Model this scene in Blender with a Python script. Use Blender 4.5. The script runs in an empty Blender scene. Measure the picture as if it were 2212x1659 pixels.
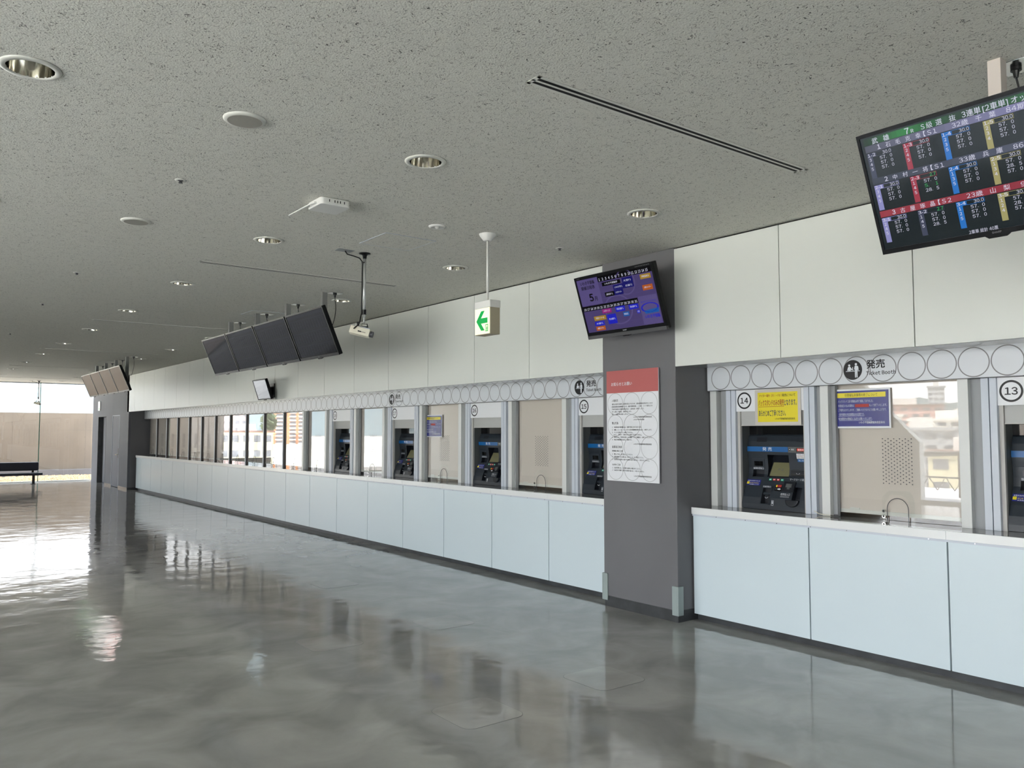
import bpy, math, random
from math import sin, cos, pi, radians
from mathutils import Vector
random.seed(7)
S = bpy.context.scene
COL = S.collection
# ---------------------------------------------------------------- camera
IMG_W, IMG_H, FPX, CAMH = 2212., 1659., 1750., 1.6
PITCH = math.atan(103.5/FPX); YAW = math.atan(1351/math.hypot(FPX, 103.5))
cam = bpy.data.cameras.new('camera'); camo = bpy.data.objects.new('camera', cam); COL.objects.link(camo)
cam.sensor_width = 36.; cam.lens = 36.*FPX/IMG_W; cam.clip_end = 6000; cam.clip_start = .05
camo.location = (0, 0, CAMH); camo.rotation_euler = (pi/2+PITCH, 0, -YAW)
S.camera = camo
# ---------------------------------------------------------------- world, sun, exposure
S.view_settings.view_transform = 'Standard'; S.view_settings.look = 'None'
S.view_settings.gamma = 1; S.view_settings.use_curve_mapping = False
S.view_settings.exposure = 1.95
S.cycles.transparent_max_bounces = 32
SKY = 3.3
W = bpy.data.worlds.new('sky'); S.world = W; W.use_nodes = True
nt = W.node_tree; nt.nodes.clear()
wo = nt.nodes.new('ShaderNodeOutputWorld'); bg = nt.nodes.new('ShaderNodeBackground')
tc = nt.nodes.new('ShaderNodeTexCoord'); sx = nt.nodes.new('ShaderNodeSeparateXYZ')
cr = nt.nodes.new('ShaderNodeValToRGB')
cr.color_ramp.elements[0].position = 0.0; cr.color_ramp.elements[0].color = (1.0, 1.0, 1.0, 1)
cr.color_ramp.elements[1].position = .7; cr.color_ramp.elements[1].color = (.72, .86, 1.0, 1)
nt.links.new(tc.outputs['Generated'], sx.inputs[0]); nt.links.new(sx.outputs['Z'], cr.inputs[0])
nt.links.new(cr.outputs[0], bg.inputs[0]); nt.links.new(bg.outputs[0], wo.inputs[0])
# bright overcast to the left of the hall, duller cloud beyond the end glazing
az = nt.nodes.new('ShaderNodeMapRange'); az.interpolation_type = 'SMOOTHSTEP'
az.inputs['From Min'].default_value = .35; az.inputs['From Max'].default_value = .95
az.inputs['To Min'].default_value = SKY; az.inputs['To Max'].default_value = SKY*.32
nt.links.new(sx.outputs['Y'], az.inputs['Value']); nt.links.new(az.outputs[0], bg.inputs[1])
sun = bpy.data.lights.new('sun', 'SUN'); sun.energy = 12.0; sun.angle = radians(3); sun.color = (1, .93, .82)
suno = bpy.data.objects.new('sun', sun); COL.objects.link(suno)
suno.rotation_euler = Vector((-.35, -.15, -.92)).to_track_quat('-Z', 'Y').to_euler()
def portal(name, loc, rot, sx_, sy_):
    l = bpy.data.lights.new(name, 'AREA'); l.shape = 'RECTANGLE'; l.size = sx_; l.size_y = sy_
    l.cycles.is_portal = True
    o = bpy.data.objects.new(name, l); COL.objects.link(o); o.location = loc; o.rotation_euler = rot
portal('portal_left', (-7.15, .5, 1.6), (0, radians(-90), 0), 3.1, 17)
portal('portal_end', (-.8, 30.05, 1.6), (radians(-90), 0, 0), 12.4, 3.1)

# ---------------------------------------------------------------- materials
MATS = {}
def lin(c): return tuple(((x/255.)/12.92 if x/255. <= .04045 else ((x/255.+.055)/1.055)**2.4) for x in c)
def mat(name, rgb, rough=.5, metal=0., spec=.5, emit=None, es=1., bump=None, mottle=None):
    """rgb in 0..255 sRGB; bump=(scale,strength,distance); mottle=(scale,amount)"""
    m = bpy.data.materials.new(name); m.use_nodes = True; MATS[name] = m
    n = m.node_tree; p = n.nodes['Principled BSDF']
    c = lin(rgb)
    p.inputs['Base Color'].default_value = (*c, 1); p.inputs['Roughness'].default_value = rough
    p.inputs['Metallic'].default_value = metal; p.inputs['Specular IOR Level'].default_value = spec
    if emit:
        p.inputs['Emission Color'].default_value = (*lin(emit), 1); p.inputs['Emission Strength'].default_value = es
    g = n.nodes.new('ShaderNodeNewGeometry')
    if mottle:
        t = n.nodes.new('ShaderNodeTexNoise'); t.inputs['Scale'].default_value = mottle[0]; t.inputs['Detail'].default_value = 4
        n.links.new(g.outputs['Position'], t.inputs['Vector'])
        r = n.nodes.new('ShaderNodeValToRGB'); a = mottle[1]
        r.color_ramp.elements[0].position = .3; r.color_ramp.elements[1].position = .7
        r.color_ramp.elements[0].color = (*[x*(1-a) for x in c], 1); r.color_ramp.elements[1].color = (*[min(1, x*(1+a)) for x in c], 1)
        n.links.new(t.outputs['Fac'], r.inputs[0]); n.links.new(r.outputs[0], p.inputs['Base Color'])
    if bump:
        t = n.nodes.new('ShaderNodeTexNoise'); t.inputs['Scale'].default_value = bump[0]; t.inputs['Detail'].default_value = 3
        n.links.new(g.outputs['Position'], t.inputs['Vector'])
        b = n.nodes.new('ShaderNodeBump'); b.inputs['Strength'].default_value = bump[1]; b.inputs['Distance'].default_value = bump[2]
        n.links.new(t.outputs['Fac'], b.inputs['Height']); n.links.new(b.outputs[0], p.inputs['Normal'])
    return m
def glass(name, tint=(.94, .94, .94), k=1.7):
    m = bpy.data.materials.new(name); m.use_nodes = True; MATS[name] = m
    n = m.node_tree; n.nodes.clear()
    o = n.nodes.new('ShaderNodeOutputMaterial'); mx = n.nodes.new('ShaderNodeMixShader')
    t = n.nodes.new('ShaderNodeBsdfTransparent'); gl = n.nodes.new('ShaderNodeBsdfGlossy')
    t.inputs[0].default_value = (*tint, 1); gl.inputs['Roughness'].default_value = 0.0; gl.inputs[0].default_value = (1, 1, 1, 1)
    f = n.nodes.new('ShaderNodeFresnel'); f.inputs[0].default_value = 1.5
    ge = n.nodes.new('ShaderNodeNewGeometry'); s1 = n.nodes.new('ShaderNodeMath'); s1.operation = 'SUBTRACT'; s1.inputs[0].default_value = 1
    n.links.new(ge.outputs['Backfacing'], s1.inputs[1])
    s2 = n.nodes.new('ShaderNodeMath'); s2.operation = 'MULTIPLY'; n.links.new(f.outputs[0], s2.inputs[0]); n.links.new(s1.outputs[0], s2.inputs[1])
    s3 = n.nodes.new('ShaderNodeMath'); s3.operation = 'MULTIPLY'; s3.use_clamp = True; s3.inputs[1].default_value = k; n.links.new(s2.outputs[0], s3.inputs[0])
    n.links.new(s3.outputs[0], mx.inputs[0]); n.links.new(t.outputs[0], mx.inputs[1]); n.links.new(gl.outputs[0], mx.inputs[2])
    n.links.new(mx.outputs[0], o.inputs[0])
    return m
mat('white_panel', (216, 219, 214), .38, bump=(2.0, .03, .02))
mat('counter_panel', (208, 221, 227), .32, bump=(1.5, .04, .02))
mat('lip_white', (226, 228, 228), .25)
mat('worktop', (150, 150, 150), .06, spec=.8)
mat('fascia', (208, 212, 217), .3)
mat('ring_grey', (128, 128, 130), .5)
mat('soffit', (190, 192, 192), .12)
mat('pillar', (108, 108, 111), .55, bump=(180, .15, .002), mottle=(1.2, .06))
mat('pillar_base', (62, 64, 66), .45, mottle=(9, .25))
mat('kick', (58, 61, 64), .5, mottle=(5, .3))
mat('core', (106, 107, 112), .6, spec=.15, mottle=(1.0, .05))
mat('door_grey', (120, 121, 127), .6, spec=.15)
mat('guard', (150, 162, 160), .4)
mat('silver', (196, 203, 213), .38)
mat('post_white', (214, 216, 214), .35)
mat('recess_grey', (150, 153, 155), .5)
mat('jamb', (186, 184, 180), .5)
mat('bulkhead', (176, 177, 175), .5)
mat('mullion_dark', (86, 82, 80), .4)
mat('plate_white', (226, 228, 231), .4)
mat('ink', (14, 14, 18), .5)
mat('ink_blue', (28, 40, 92), .5)
mat('ink_red', (160, 40, 38), .5)
mat('ink_grey', (80, 80, 83), .5)
mat('circle_grey', (186, 187, 190), .5)
mat('paper', (226, 228, 232), .4)
mat('laminate', (206, 200, 192), .15)
mat('yellow', (228, 212, 44), .3)
mat('navy', (48, 52, 128), .25)
mat('pale_text', (200, 206, 226), .4)
mat('coral', (184, 100, 98), .45)
mat('blind', (214, 206, 199), .8, bump=(400, .2, .001))
mat('blind_bar', (214, 216, 212), .4)
mat('wood', (132, 100, 70), .5, mottle=(14, .2))
mat('dark_room', (60, 58, 56), .8)
mat('black', (13, 14, 16), .35)
mat('black_gloss', (8, 9, 11), .08)
mat('machine', (38, 45, 53), .38)
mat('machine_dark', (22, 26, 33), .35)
mat('machine_side', (84, 88, 88), .5)
mat('machine_blue', (0, 88, 150), .35)
mat('machine_lcd', (120, 118, 88), .12)
mat('btn_green', (40, 168, 130), .4); mat('btn_red', (220, 72, 52), .4)
mat('white_ink', (222, 226, 232), .5)
mat('steel', (200, 200, 200), .18, metal=1.)
mat('chrome', (232, 232, 226), .06, metal=1.)
mat('reflector', (226, 222, 210), .10, metal=1.)
mat('trim_white', (214, 214, 206), .4)
mat('grille', (158, 155, 146), .7)
mat('slot_black', (10, 10, 10), .8)
mat('tv_case', (13, 14, 16), .5, spec=.2)
mat('tv_bezel', (14, 15, 18), .35, spec=.2)
mat('pole_grey', (205, 196, 188), .45); mat('pole_shaded', (120, 121, 120), .45); mat('pole_steel', (190, 192, 190), .25, metal=.35)  # poles of the hanging screen rows: shade is put into their darker colour
mat('plastic_white', (222, 222, 218), .4)
mat('cream', (222, 217, 198), .4)
mat('sign_lit', (250, 247, 215), .4, emit=(255, 250, 214), es=.12)
mat('sign_green', (0, 160, 72), .4, emit=(0, 165, 75), es=.1)
mat('sign_side', (168, 160, 136), .5)
mat('bench_black', (28, 29, 44), .35)
mat('concrete_out', (94, 82, 69), .85, mottle=(1.3, .08), bump=(30, .1, .01))
mat('concrete_line', (82, 71, 60), .9)
mat('kerb', (92, 88, 88), .85)
mat('gravel', (118, 94, 64), .9)
mat('gravel_dark', (84, 62, 44), .9)
mat('terrace', (212, 210, 216), .7)
mat('rail_metal', (72, 70, 70), .5)
mat('wall_inner', (225, 225, 220), .6)
mat('glass_edge', (70, 130, 112), .1)
mat('city_white', (226, 220, 214), .8); mat('city_cream', (214, 204, 172), .8); mat('city_orange', (218, 152, 112), .8)
mat('city_grey', (170, 172, 178), .8); mat('city_pink', (206, 160, 152), .8); mat('city_window', (110, 112, 120), .3)
mat('city_roof', (124, 92, 80), .8)
mat('hill', (120, 134, 138), 1.); mat('ground_far', (185, 182, 172), 1.); mat('leaf', (66, 80, 52), .9, mottle=(.6, .3))
glass('glass'); glass('glass_booth', (.96, .96, .95), 1.7); glass('glass_clear', (.985, .993, .99), .7)
# ceiling: rock-wool board with short dark fissures
def ceiling_mat():
    m = mat('ceiling', (164, 163, 153), .9); n = m.node_tree; p = n.nodes['Principled BSDF']
    g = n.nodes.new('ShaderNodeNewGeometry')
    nz = n.nodes.new('ShaderNodeTexNoise'); nz.inputs['Scale'].default_value = 20; nz.inputs['Detail'].default_value = 2
    n.links.new(g.outputs['Position'], nz.inputs['Vector'])
    sc = n.nodes.new('ShaderNodeVectorMath'); sc.operation = 'SCALE'; sc.inputs['Scale'].default_value = .115
    n.links.new(nz.outputs['Color'], sc.inputs[0])
    ad = n.nodes.new('ShaderNodeVectorMath'); ad.operation = 'ADD'; n.links.new(g.outputs['Position'], ad.inputs[0]); n.links.new(sc.outputs[0], ad.inputs[1])
    mp = n.nodes.new('ShaderNodeMapping'); mp.inputs['Scale'].default_value = (225, 96, 1); mp.inputs['Rotation'].default_value = (0, 0, radians(30))
    n.links.new(ad.outputs[0], mp.inputs['Vector'])
    v = n.nodes.new('ShaderNodeTexVoronoi'); v.inputs['Scale'].default_value = 1.; v.voronoi_dimensions = '2D'
    n.links.new(mp.outputs[0], v.inputs['Vector'])
    # random radius per cell from the cell colour
    se = n.nodes.new('ShaderNodeSeparateColor'); n.links.new(v.outputs['Color'], se.inputs[0])
    mr = n.nodes.new('ShaderNodeMapRange'); mr.inputs['From Min'].default_value = .62; mr.inputs['From Max'].default_value = 1.
    mr.inputs['To Min'].default_value = .0; mr.inputs['To Max'].default_value = .46; n.links.new(se.outputs[0], mr.inputs['Value'])
    sb = n.nodes.new('ShaderNodeMath'); sb.operation = 'SUBTRACT'; n.links.new(mr.outputs[0], sb.inputs[0]); n.links.new(v.outputs['Distance'], sb.inputs[1])
    sm = n.nodes.new('ShaderNodeMapRange'); sm.inputs['From Min'].default_value = 0; sm.inputs['From Max'].default_value = .12
    n.links.new(sb.outputs[0], sm.inputs['Value'])
    mx = n.nodes.new('ShaderNodeMix'); mx.data_type = 'RGBA'
    mx.inputs['A'].default_value = (*lin((216, 215, 206)), 1); mx.inputs['B'].default_value = (*lin((96, 96, 90)), 1)
    n.links.new(sm.outputs[0], mx.inputs['Factor']); n.links.new(mx.outputs['Result'], p.inputs['Base Color'])
    nb = n.nodes.new('ShaderNodeTexNoise'); nb.inputs['Scale'].default_value = 120; n.links.new(g.outputs['Position'], nb.inputs['Vector'])
    mm = n.nodes.new('ShaderNodeMath'); mm.operation = 'SUBTRACT'; n.links.new(nb.outputs['Fac'], mm.inputs[0]); n.links.new(sm.outputs[0], mm.inputs[1])
    b = n.nodes.new('ShaderNodeBump'); b.inputs['Strength'].default_value = .5; b.inputs['Distance'].default_value = .004
    n.links.new(mm.outputs[0], b.inputs['Height']); n.links.new(b.outputs[0], p.inputs['Normal'])
ceiling_mat()
def floor_mat(name, rgb, off=0):
    m = mat(name, rgb, .12, spec=.75); n = m.node_tree; p = n.nodes['Principled BSDF']
    g = n.nodes.new('ShaderNodeNewGeometry')
    def noise(scale, detail, vec=None, stretch=None, rot=0):
        t = n.nodes.new('ShaderNodeTexNoise'); t.inputs['Scale'].default_value = scale; t.inputs['Detail'].default_value = detail
        if stretch:
            mp = n.nodes.new('ShaderNodeMapping'); mp.inputs['Scale'].default_value = stretch; mp.inputs['Rotation'].default_value = (0, 0, rot)
            n.links.new(g.outputs['Position'], mp.inputs['Vector']); n.links.new(mp.outputs[0], t.inputs['Vector'])
        else: n.links.new(g.outputs['Position'], t.inputs['Vector'])
        return t
    c = lin(rgb)
    t = noise(1.9, 7); t.inputs['Distortion'].default_value = .6; r = n.nodes.new('ShaderNodeValToRGB')
    r.color_ramp.elements[0].position = .35; r.color_ramp.elements[1].position = .68
    r.color_ramp.elements[0].color = (*[x*.80 for x in c], 1); r.color_ramp.elements[1].color = (*[x*1.22 for x in c], 1)
    n.links.new(t.outputs['Fac'], r.inputs[0]); n.links.new(r.outputs[0], p.inputs['Base Color'])
    t2 = noise(2.3, 4); mr = n.nodes.new('ShaderNodeMapRange'); mr.inputs['From Min'].default_value = .35; mr.inputs['From Max'].default_value = .7
    mr.inputs['To Min'].default_value = .035; mr.inputs['To Max'].default_value = .12; n.links.new(t2.outputs['Fac'], mr.inputs['Value']); n.links.new(mr.outputs[0], p.inputs['Roughness'])
    t3 = noise(2.2, 3); t4 = noise(10., 3)
    ad = n.nodes.new('ShaderNodeMath'); ad.operation = 'MULTIPLY_ADD'; ad.inputs[1].default_value = .16
    n.links.new(t4.outputs['Fac'], ad.inputs[0]); n.links.new(t3.outputs['Fac'], ad.inputs[2])
    b = n.nodes.new('ShaderNodeBump'); b.inputs['Strength'].default_value = .6; b.inputs['Distance'].default_value = .009
    n.links.new(ad.outputs[0], b.inputs['Height']); n.links.new(b.outputs[0], p.inputs['Normal'])
floor_mat('floor', (160, 159, 155)); floor_mat('floor_patch', (169, 167, 162))
def screen_mat(name, rgb, es, rough=.06):
    return mat(name, (8, 8, 10), rough, spec=.35, emit=rgb, es=es*.26)
screen_mat('scr_bg', (28, 38, 42), .7); screen_mat('scr_green', (40, 120, 60), .8); screen_mat('scr_lav', (150, 150, 205), .8)
screen_mat('scr_slate', (70, 75, 96), .8); screen_mat('scr_red', (170, 60, 78), .8); screen_mat('scr_blue', (40, 120, 205), .8)
screen_mat('scr_khaki', (172, 165, 110), .8); screen_mat('scr_white', (214, 214, 232), .9); screen_mat('scr_lime', (70, 200, 110), .8)
screen_mat('scr_dim', (24, 26, 40), .5); screen_mat('scr_dim2', (40, 42, 60), .5)
mat('scr_off', (8, 9, 12), .05, spec=.22); mat('scr_mirror', (8, 8, 10), .02, spec=1.)
for m_ in ('scr_off', 'scr_dim', 'scr_dim2'):   # coated screens: weak, even reflection
    n_ = MATS[m_].node_tree; p_ = n_.nodes['Principled BSDF']; p_.inputs['Specular IOR Level'].default_value = 0
    g_ = n_.nodes.new('ShaderNodeBsdfGlossy'); g_.inputs['Roughness'].default_value = .05; x_ = n_.nodes.new('ShaderNodeMixShader'); x_.inputs[0].default_value = .045
    n_.links.new(p_.outputs[0], x_.inputs[1]); n_.links.new(g_.outputs[0], x_.inputs[2]); n_.links.new(x_.outputs[0], n_.nodes['Material Output'].inputs[0])
    p_.inputs['IOR'].default_value = 1.01
for m_, cw in (('scr_mirror', 1.),): MATS[m_].node_tree.nodes['Principled BSDF'].inputs['Coat Weight'].default_value = cw; MATS[m_].node_tree.nodes['Principled BSDF'].inputs['Coat IOR'].default_value = 1.7; MATS[m_].node_tree.nodes['Principled BSDF'].inputs['Coat Roughness'].default_value = .0
screen_mat('scr_purple', (88, 76, 130), .6); screen_mat('scr_purple2', (104, 92, 150), .6); screen_mat('scr_black', (5, 5, 10), .5)
screen_mat('scr_navy', (24, 22, 110), .7); screen_mat('scr_royal', (30, 36, 190), .8); screen_mat('scr_gold', (176, 140, 50), .7)
screen_mat('scr_orange', (190, 96, 40), .7); screen_mat('scr_mag', (160, 36, 130), .7); screen_mat('scr_cyan', (30, 96, 176), .7)

# ---------------------------------------------------------------- text outlines from the built-in font
TXT = {}
def glyph(ch):
    """outline of one character; Latin letters and digits use their full-width forms"""
    if ch in TXT: return TXT[ch]
    c = chr(ord(ch)+0xFEE0) if (ch.isalnum() and ord(ch) < 128) else ch
    cu = bpy.data.curves.new('t', 'FONT'); cu.body = c; cu.size = 1.; cu.resolution_u = 2; cu.fill_mode = 'FRONT'
    o = bpy.data.objects.new('t', cu); COL.objects.link(o); bpy.context.view_layer.update()
    dg = bpy.context.evaluated_depsgraph_get(); me = bpy.data.meshes.new_from_object(o.evaluated_get(dg))
    v = [(p.co.x, p.co.y) for p in me.vertices]; f = [tuple(q.vertices) for q in me.polygons]
    bpy.data.objects.remove(o); bpy.data.curves.remove(cu); bpy.data.meshes.remove(me)
    TXT[ch] = (v, f); return TXT[ch]
def text_poly(s, bold=0.):
    k = (s, bold)
    if k in TXT: return TXT[k]
    V = []; Fc = []; x = 0.
    copies = [(0, 0)] if not bold else [(-bold*.8, -bold*.4), (bold*.8, -bold*.4), (0, bold*.7)]
    for ch in s:
        if ch == ' ': x += .3; continue
        if ch == '\u3000': x += 1.; continue
        v, f = glyph(ch)
        if not v: x += .4; continue
        if ord(ch) < 128:
            a0 = min(a for a, _ in v); a1 = max(a for a, _ in v); sh = x-a0+.04; adv = a1-a0+.1
        else: sh = x; adv = 1.
        for dl_, (dx, dy) in enumerate(copies):
            b0 = len(V); V += [(a+sh+dx, c+dy, dl_*.00018) for a, c in v]; Fc += [tuple(b0+i for i in q) for q in f]
        x += adv
    TXT[k] = (V, Fc); return TXT[k]
class Fr:
    """a drawing frame: origin, right, up; normal towards the viewer"""
    def __init__(s, o, u=(0, -1, 0), v=(0, 0, 1)):
        s.o, s.u, s.v = Vector(o), Vector(u), Vector(v); s.n = s.u.cross(s.v)
    def p(s, a, b, d=0.): return s.o+s.u*a+s.v*b+s.n*d
class MB:
    def __init__(s): s.v = []; s.f = []; s.m = []; s.names = []
    def mi(s, m):
        if m not in s.names: s.names.append(m)
        return s.names.index(m)
    def add(s, vs, fs, m):
        b = len(s.v); s.v += [tuple(x) for x in vs]; k = s.mi(m)
        for f in fs: s.f.append(tuple(b+i for i in f)); s.m.append(k)
    def quad(s, a, b, c, d, m): s.add([a, b, c, d], [(0, 1, 2, 3)], m)
    def box(s, x0, x1, y0, y1, z0, z1, m):
        s.add([(x, y, z) for x in (x0, x1) for y in (y0, y1) for z in (z0, z1)],
              [(0, 1, 3, 2), (4, 6, 7, 5), (0, 4, 5, 1), (2, 3, 7, 6), (0, 2, 6, 4), (1, 5, 7, 3)], m)
    def fbox(s, F, u0, v0, u1, v1, d0, d1, m):
        P = [F.p(u, v, d) for u in (u0, u1) for v in (v0, v1) for d in (d0, d1)]
        s.add(P, [(0, 1, 3, 2), (4, 6, 7, 5), (0, 4, 5, 1), (2, 3, 7, 6), (0, 2, 6, 4), (1, 5, 7, 3)], m)
    def rect(s, F, u0, v0, u1, v1, m, d=.0006):
        if u1 < u0: u0, u1 = u1, u0
        if v1 < v0: v0, v1 = v1, v0
        s.add([F.p(u0, v0, d), F.p(u1, v0, d), F.p(u1, v1, d), F.p(u0, v1, d)], [(0, 1, 2, 3)], m)
    def outline(s, F, u0, v0, u1, v1, w, m, d=.001):
        s.rect(F, u0, v0, u1, v0+w, m, d); s.rect(F, u0, v1-w, u1, v1, m, d); s.rect(F, u0, v0, u0+w, v1, m, d); s.rect(F, u1-w, v0, u1, v1, m, d)
    def poly(s, F, pts, m, d=.0008):
        s.add([F.p(a, b, d) for a, b in pts], [tuple(range(len(pts)))], m)
    def prism(s, F, pts, d0, d1, m):
        n = len(pts); P = [F.p(a, b, d0) for a, b in pts]+[F.p(a, b, d1) for a, b in pts]
        s.add(P, [tuple(range(n-1, -1, -1)), tuple(range(n, 2*n))]+[(i, (i+1) % n, n+(i+1) % n, n+i) for i in range(n)], m)
    def ring(s, F, cu, cv, r0, r1, m, d=.0006, n=32, a0=0., a1=2*pi, sy=1.):
        full = abs(a1-a0-2*pi) < 1e-6; k = n if full else n+1
        P = []
        for i in range(k):
            a = a0+(a1-a0)*i/n
            P += [F.p(cu+r0*cos(a), cv+r0*sin(a)*sy, d), F.p(cu+r1*cos(a), cv+r1*sin(a)*sy, d)]
        s.add(P, [(2*i, 2*i+1, 2*((i+1) % k)+1, 2*((i+1) % k)) for i in range(n)], m)
    def disc(s, F, cu, cv, r, m, d=.0008, n=24, sy=1.):
        s.poly(F, [(cu+r*cos(2*pi*i/n), cv+r*sy*sin(2*pi*i/n)) for i in range(n)], m, d)
    def text(s, F, t, u, v, h, m, w=None, align='l', bold=0., d=.0012):
        """h = em height; w = squeeze to this width"""
        vs, fs = text_poly(t, bold)
        if not vs: return
        x0 = min(q[0] for q in vs); x1 = max(q[0] for q in vs)
        kx = h if w is None else w/(x1-x0); wd = (x1-x0)*kx
        off = {'l': 0, 'c': -wd/2, 'r': -wd}[align]
        s.add([F.p(u+off+(a-x0)*kx, v+b*h, d+e) for a, b, e in vs], fs, m)
    def tube(s, pts, r, m, n=10, caps=True):
        pts = [Vector(p) for p in pts]; rs = r if isinstance(r, (list, tuple)) else [r]*len(pts)
        P = []; ref = None
        for i, p in enumerate(pts):
            t = (pts[min(i+1, len(pts)-1)]-pts[max(i-1, 0)]).normalized()
            if ref is None: ref = t.orthogonal().normalized()
            a = (ref-t*ref.dot(t)).normalized(); ref = a; b = t.cross(a)
            P += [p+a*rs[i]*cos(2*pi*k/n)+b*rs[i]*sin(2*pi*k/n) for k in range(n)]
        F_ = [(i*n+k, i*n+(k+1) % n, (i+1)*n+(k+1) % n, (i+1)*n+k) for i in range(len(pts)-1) for k in range(n)]
        if caps: F_ += [tuple(range(n-1, -1, -1)), tuple((len(pts)-1)*n+k for k in range(n))]
        s.add(P, F_, m)
    def lathe(s, prof, m, c=(0, 0, 0), n=32, flute=None):
        P = []
        for (r, z) in prof:
            for k in range(n):
                rr = r
                if flute: rr = r*(1+flute*cos(k*pi))
                P.append((c[0]+rr*cos(2*pi*k/n), c[1]+rr*sin(2*pi*k/n), c[2]+z))
        s.add(P, [(i*n+k, i*n+(k+1) % n, (i+1)*n+(k+1) % n, (i+1)*n+k) for i in range(len(prof)-1) for k in range(n)], m)
    def build(s, name, parent=None, loc=(0, 0, 0), bevel=0, smooth=False, **tags):
        me = bpy.data.meshes.new(name); me.from_pydata(s.v, [], s.f)
        for x in s.names: me.materials.append(MATS[x])
        me.polygons.foreach_set('material_index', s.m)
        if smooth: me.polygons.foreach_set('use_smooth', [True]*len(s.f))
        me.update()
        o = bpy.data.objects.new(name, me); COL.objects.link(o); o.location = loc
        if parent: o.parent = parent
        if bevel:
            b = o.modifiers.new('bevel', 'BEVEL'); b.width = bevel; b.segments = 2; b.limit_method = 'ANGLE'; b.angle_limit = radians(50)
        for k, v in tags.items(): o[k] = v
        return o
def thing(name, label, cat, loc=(0, 0, 0), group=None):
    o = bpy.data.objects.new(name, None); COL.objects.link(o); o.location = loc; o.empty_display_size = .1
    o['label'] = label; o['category'] = cat
    if group: o['group'] = group
    return o
def struct(name, loc=(0, 0, 0)):
    o = bpy.data.objects.new(name, None); COL.objects.link(o); o.location = loc; o['kind'] = 'structure'; return o
def tag(o, label, cat, group=None):
    o['label'] = label; o['category'] = cat
    if group: o['group'] = group
    return o
def dup(root, loc, label=None, group=None):
    r = root.copy(); COL.objects.link(r); r.location = loc
    if label: r['label'] = label
    if group: r['group'] = group
    for ch in list(root.children):
        c = ch.copy(); COL.objects.link(c); c.parent = r
        for g in ch.children:
            d = g.copy(); COL.objects.link(d); d.parent = c
    return r
ORD = ['first', 'second', 'third', 'fourth', 'fifth', 'sixth', 'seventh', 'eighth', 'ninth', 'tenth', 'eleventh', 'twelfth', 'thirteenth', 'fourteenth']
# ---------------------------------------------------------------- dimensions (metres), measured from the photograph
CZ = 3.185            # ceiling
XP = 5.315            # face of pillar and upper wall
XC = 5.51             # face of counter
XF = 5.715            # face of the circle fascia
XJ = 5.80             # plane of booth frames
XG = 5.83             # booth glass
YB, YE = -6.0, 29.95  # back wall, end glass
XL = -7.0
YCORE = 24.35
# ---------------------------------------------------------------- structure
b = MB(); b.box(XL-.2, 8.2, YB-.2, YE+.1, -.2, 0, 'floor'); b.build('floor', kind='structure')
# ceiling with round cut-outs for the downlights
DLX = [.44, 2.45, 4.3]; DLY = [4.01+2.465*k for k in range(11)]
def downlight_here(i, j):
    if i == 1: return True
    if i == 0: return j <= 1
    return j != 3
b = MB(); R = .112; hs = .16
xs = [XL-.2]; ys = [YB-.2]
for x in DLX: xs += [x-hs, x+hs]
for y in DLY: ys += [y-hs, y+hs]
xs.append(8.2); ys.append(YE+.4)
for i in range(len(xs)-1):
    for j in range(len(ys)-1):
        x0, x1, y0, y1 = xs[i], xs[i+1], ys[j], ys[j+1]
        if i % 2 == 1 and j % 2 == 1 and downlight_here(i//2, j//2):
            cx, cy = (x0+x1)/2, (y0+y1)/2; n = 32; P = []
            for k in range(n):
                a = 2*pi*k/n; c, s_ = cos(a), sin(a); m_ = hs/max(abs(c), abs(s_))
                P += [(cx+R*c, cy+R*s_, CZ), (cx+m_*c, cy+m_*s_, CZ)]
            b.add(P, [(2*k, 2*((k+1) % n), 2*((k+1) % n)+1, 2*k+1) for k in range(n)], 'ceiling')
        else: b.quad((x0, y0, CZ), (x0, y1, CZ), (x1, y1, CZ), (x1, y0, CZ), 'ceiling')
b.box(XL-.2, 8.2, YB-.2, YE+.4, CZ+.3, CZ+.5, 'dark_room')
b.box(XL-.4, XL-.2, YB-.2, YE+.4, CZ, CZ+.5, 'white_panel'); b.box(XL-.2, 8.2, YE+.4, YE+.5, CZ, CZ+.5, 'white_panel')
b.build('ceiling', kind='structure')
# upper wall panels (joints are real gaps over a dark backing)
b = MB(); g = .0035
def upper(y0, y1):
    b.box(XP+.022, XP+.1, y0, y1, 2.165, CZ, 'black')
    js = [y for y in [3.58+1.007*k for k in range(-12, 22)] if y0+.15 < y < y1-.15]
    e = [y0]+js+[y1]
    for a, c in zip(e[:-1], e[1:]): b.box(XP, XP+.02, a+(g if a != y0 else 0), c-(g if c != y1 else 0), 2.158, CZ-.014, 'white_panel')
upper(YB, 4.612); upper(5.497, YCORE+.2)
b.build('wall_right', kind='structure', bevel=.001)
b = MB()
for y0, y1 in ((YB, 4.612), (5.497, YCORE)):
    b.box(XP, XF+.1, y0, y1, 2.145+.013, 2.165, 'soffit') if False else b.box(XP+.02, XF+.1, y0, y1, 2.166, 2.186, 'soffit')
b.build('trim_1', kind='structure')
# room behind the booths
b = MB(); b.box(8.2, 8.4, YB-.2, YE, 0, CZ, 'dark_room'); b.box(XF+.1, 8.2, YB, YCORE, 2.2, 2.25, 'dark_room')
b.box(XG+.3, XG+.32, YB, YCORE, .955, 1.5, 'wood'); b.build('wall_booth_room', kind='structure')
b = MB(); b.box(XL-.2, 8.4, YB-.4, YB-.2, 0, CZ, 'recess_grey'); b.build('wall_back', kind='structure')
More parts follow.
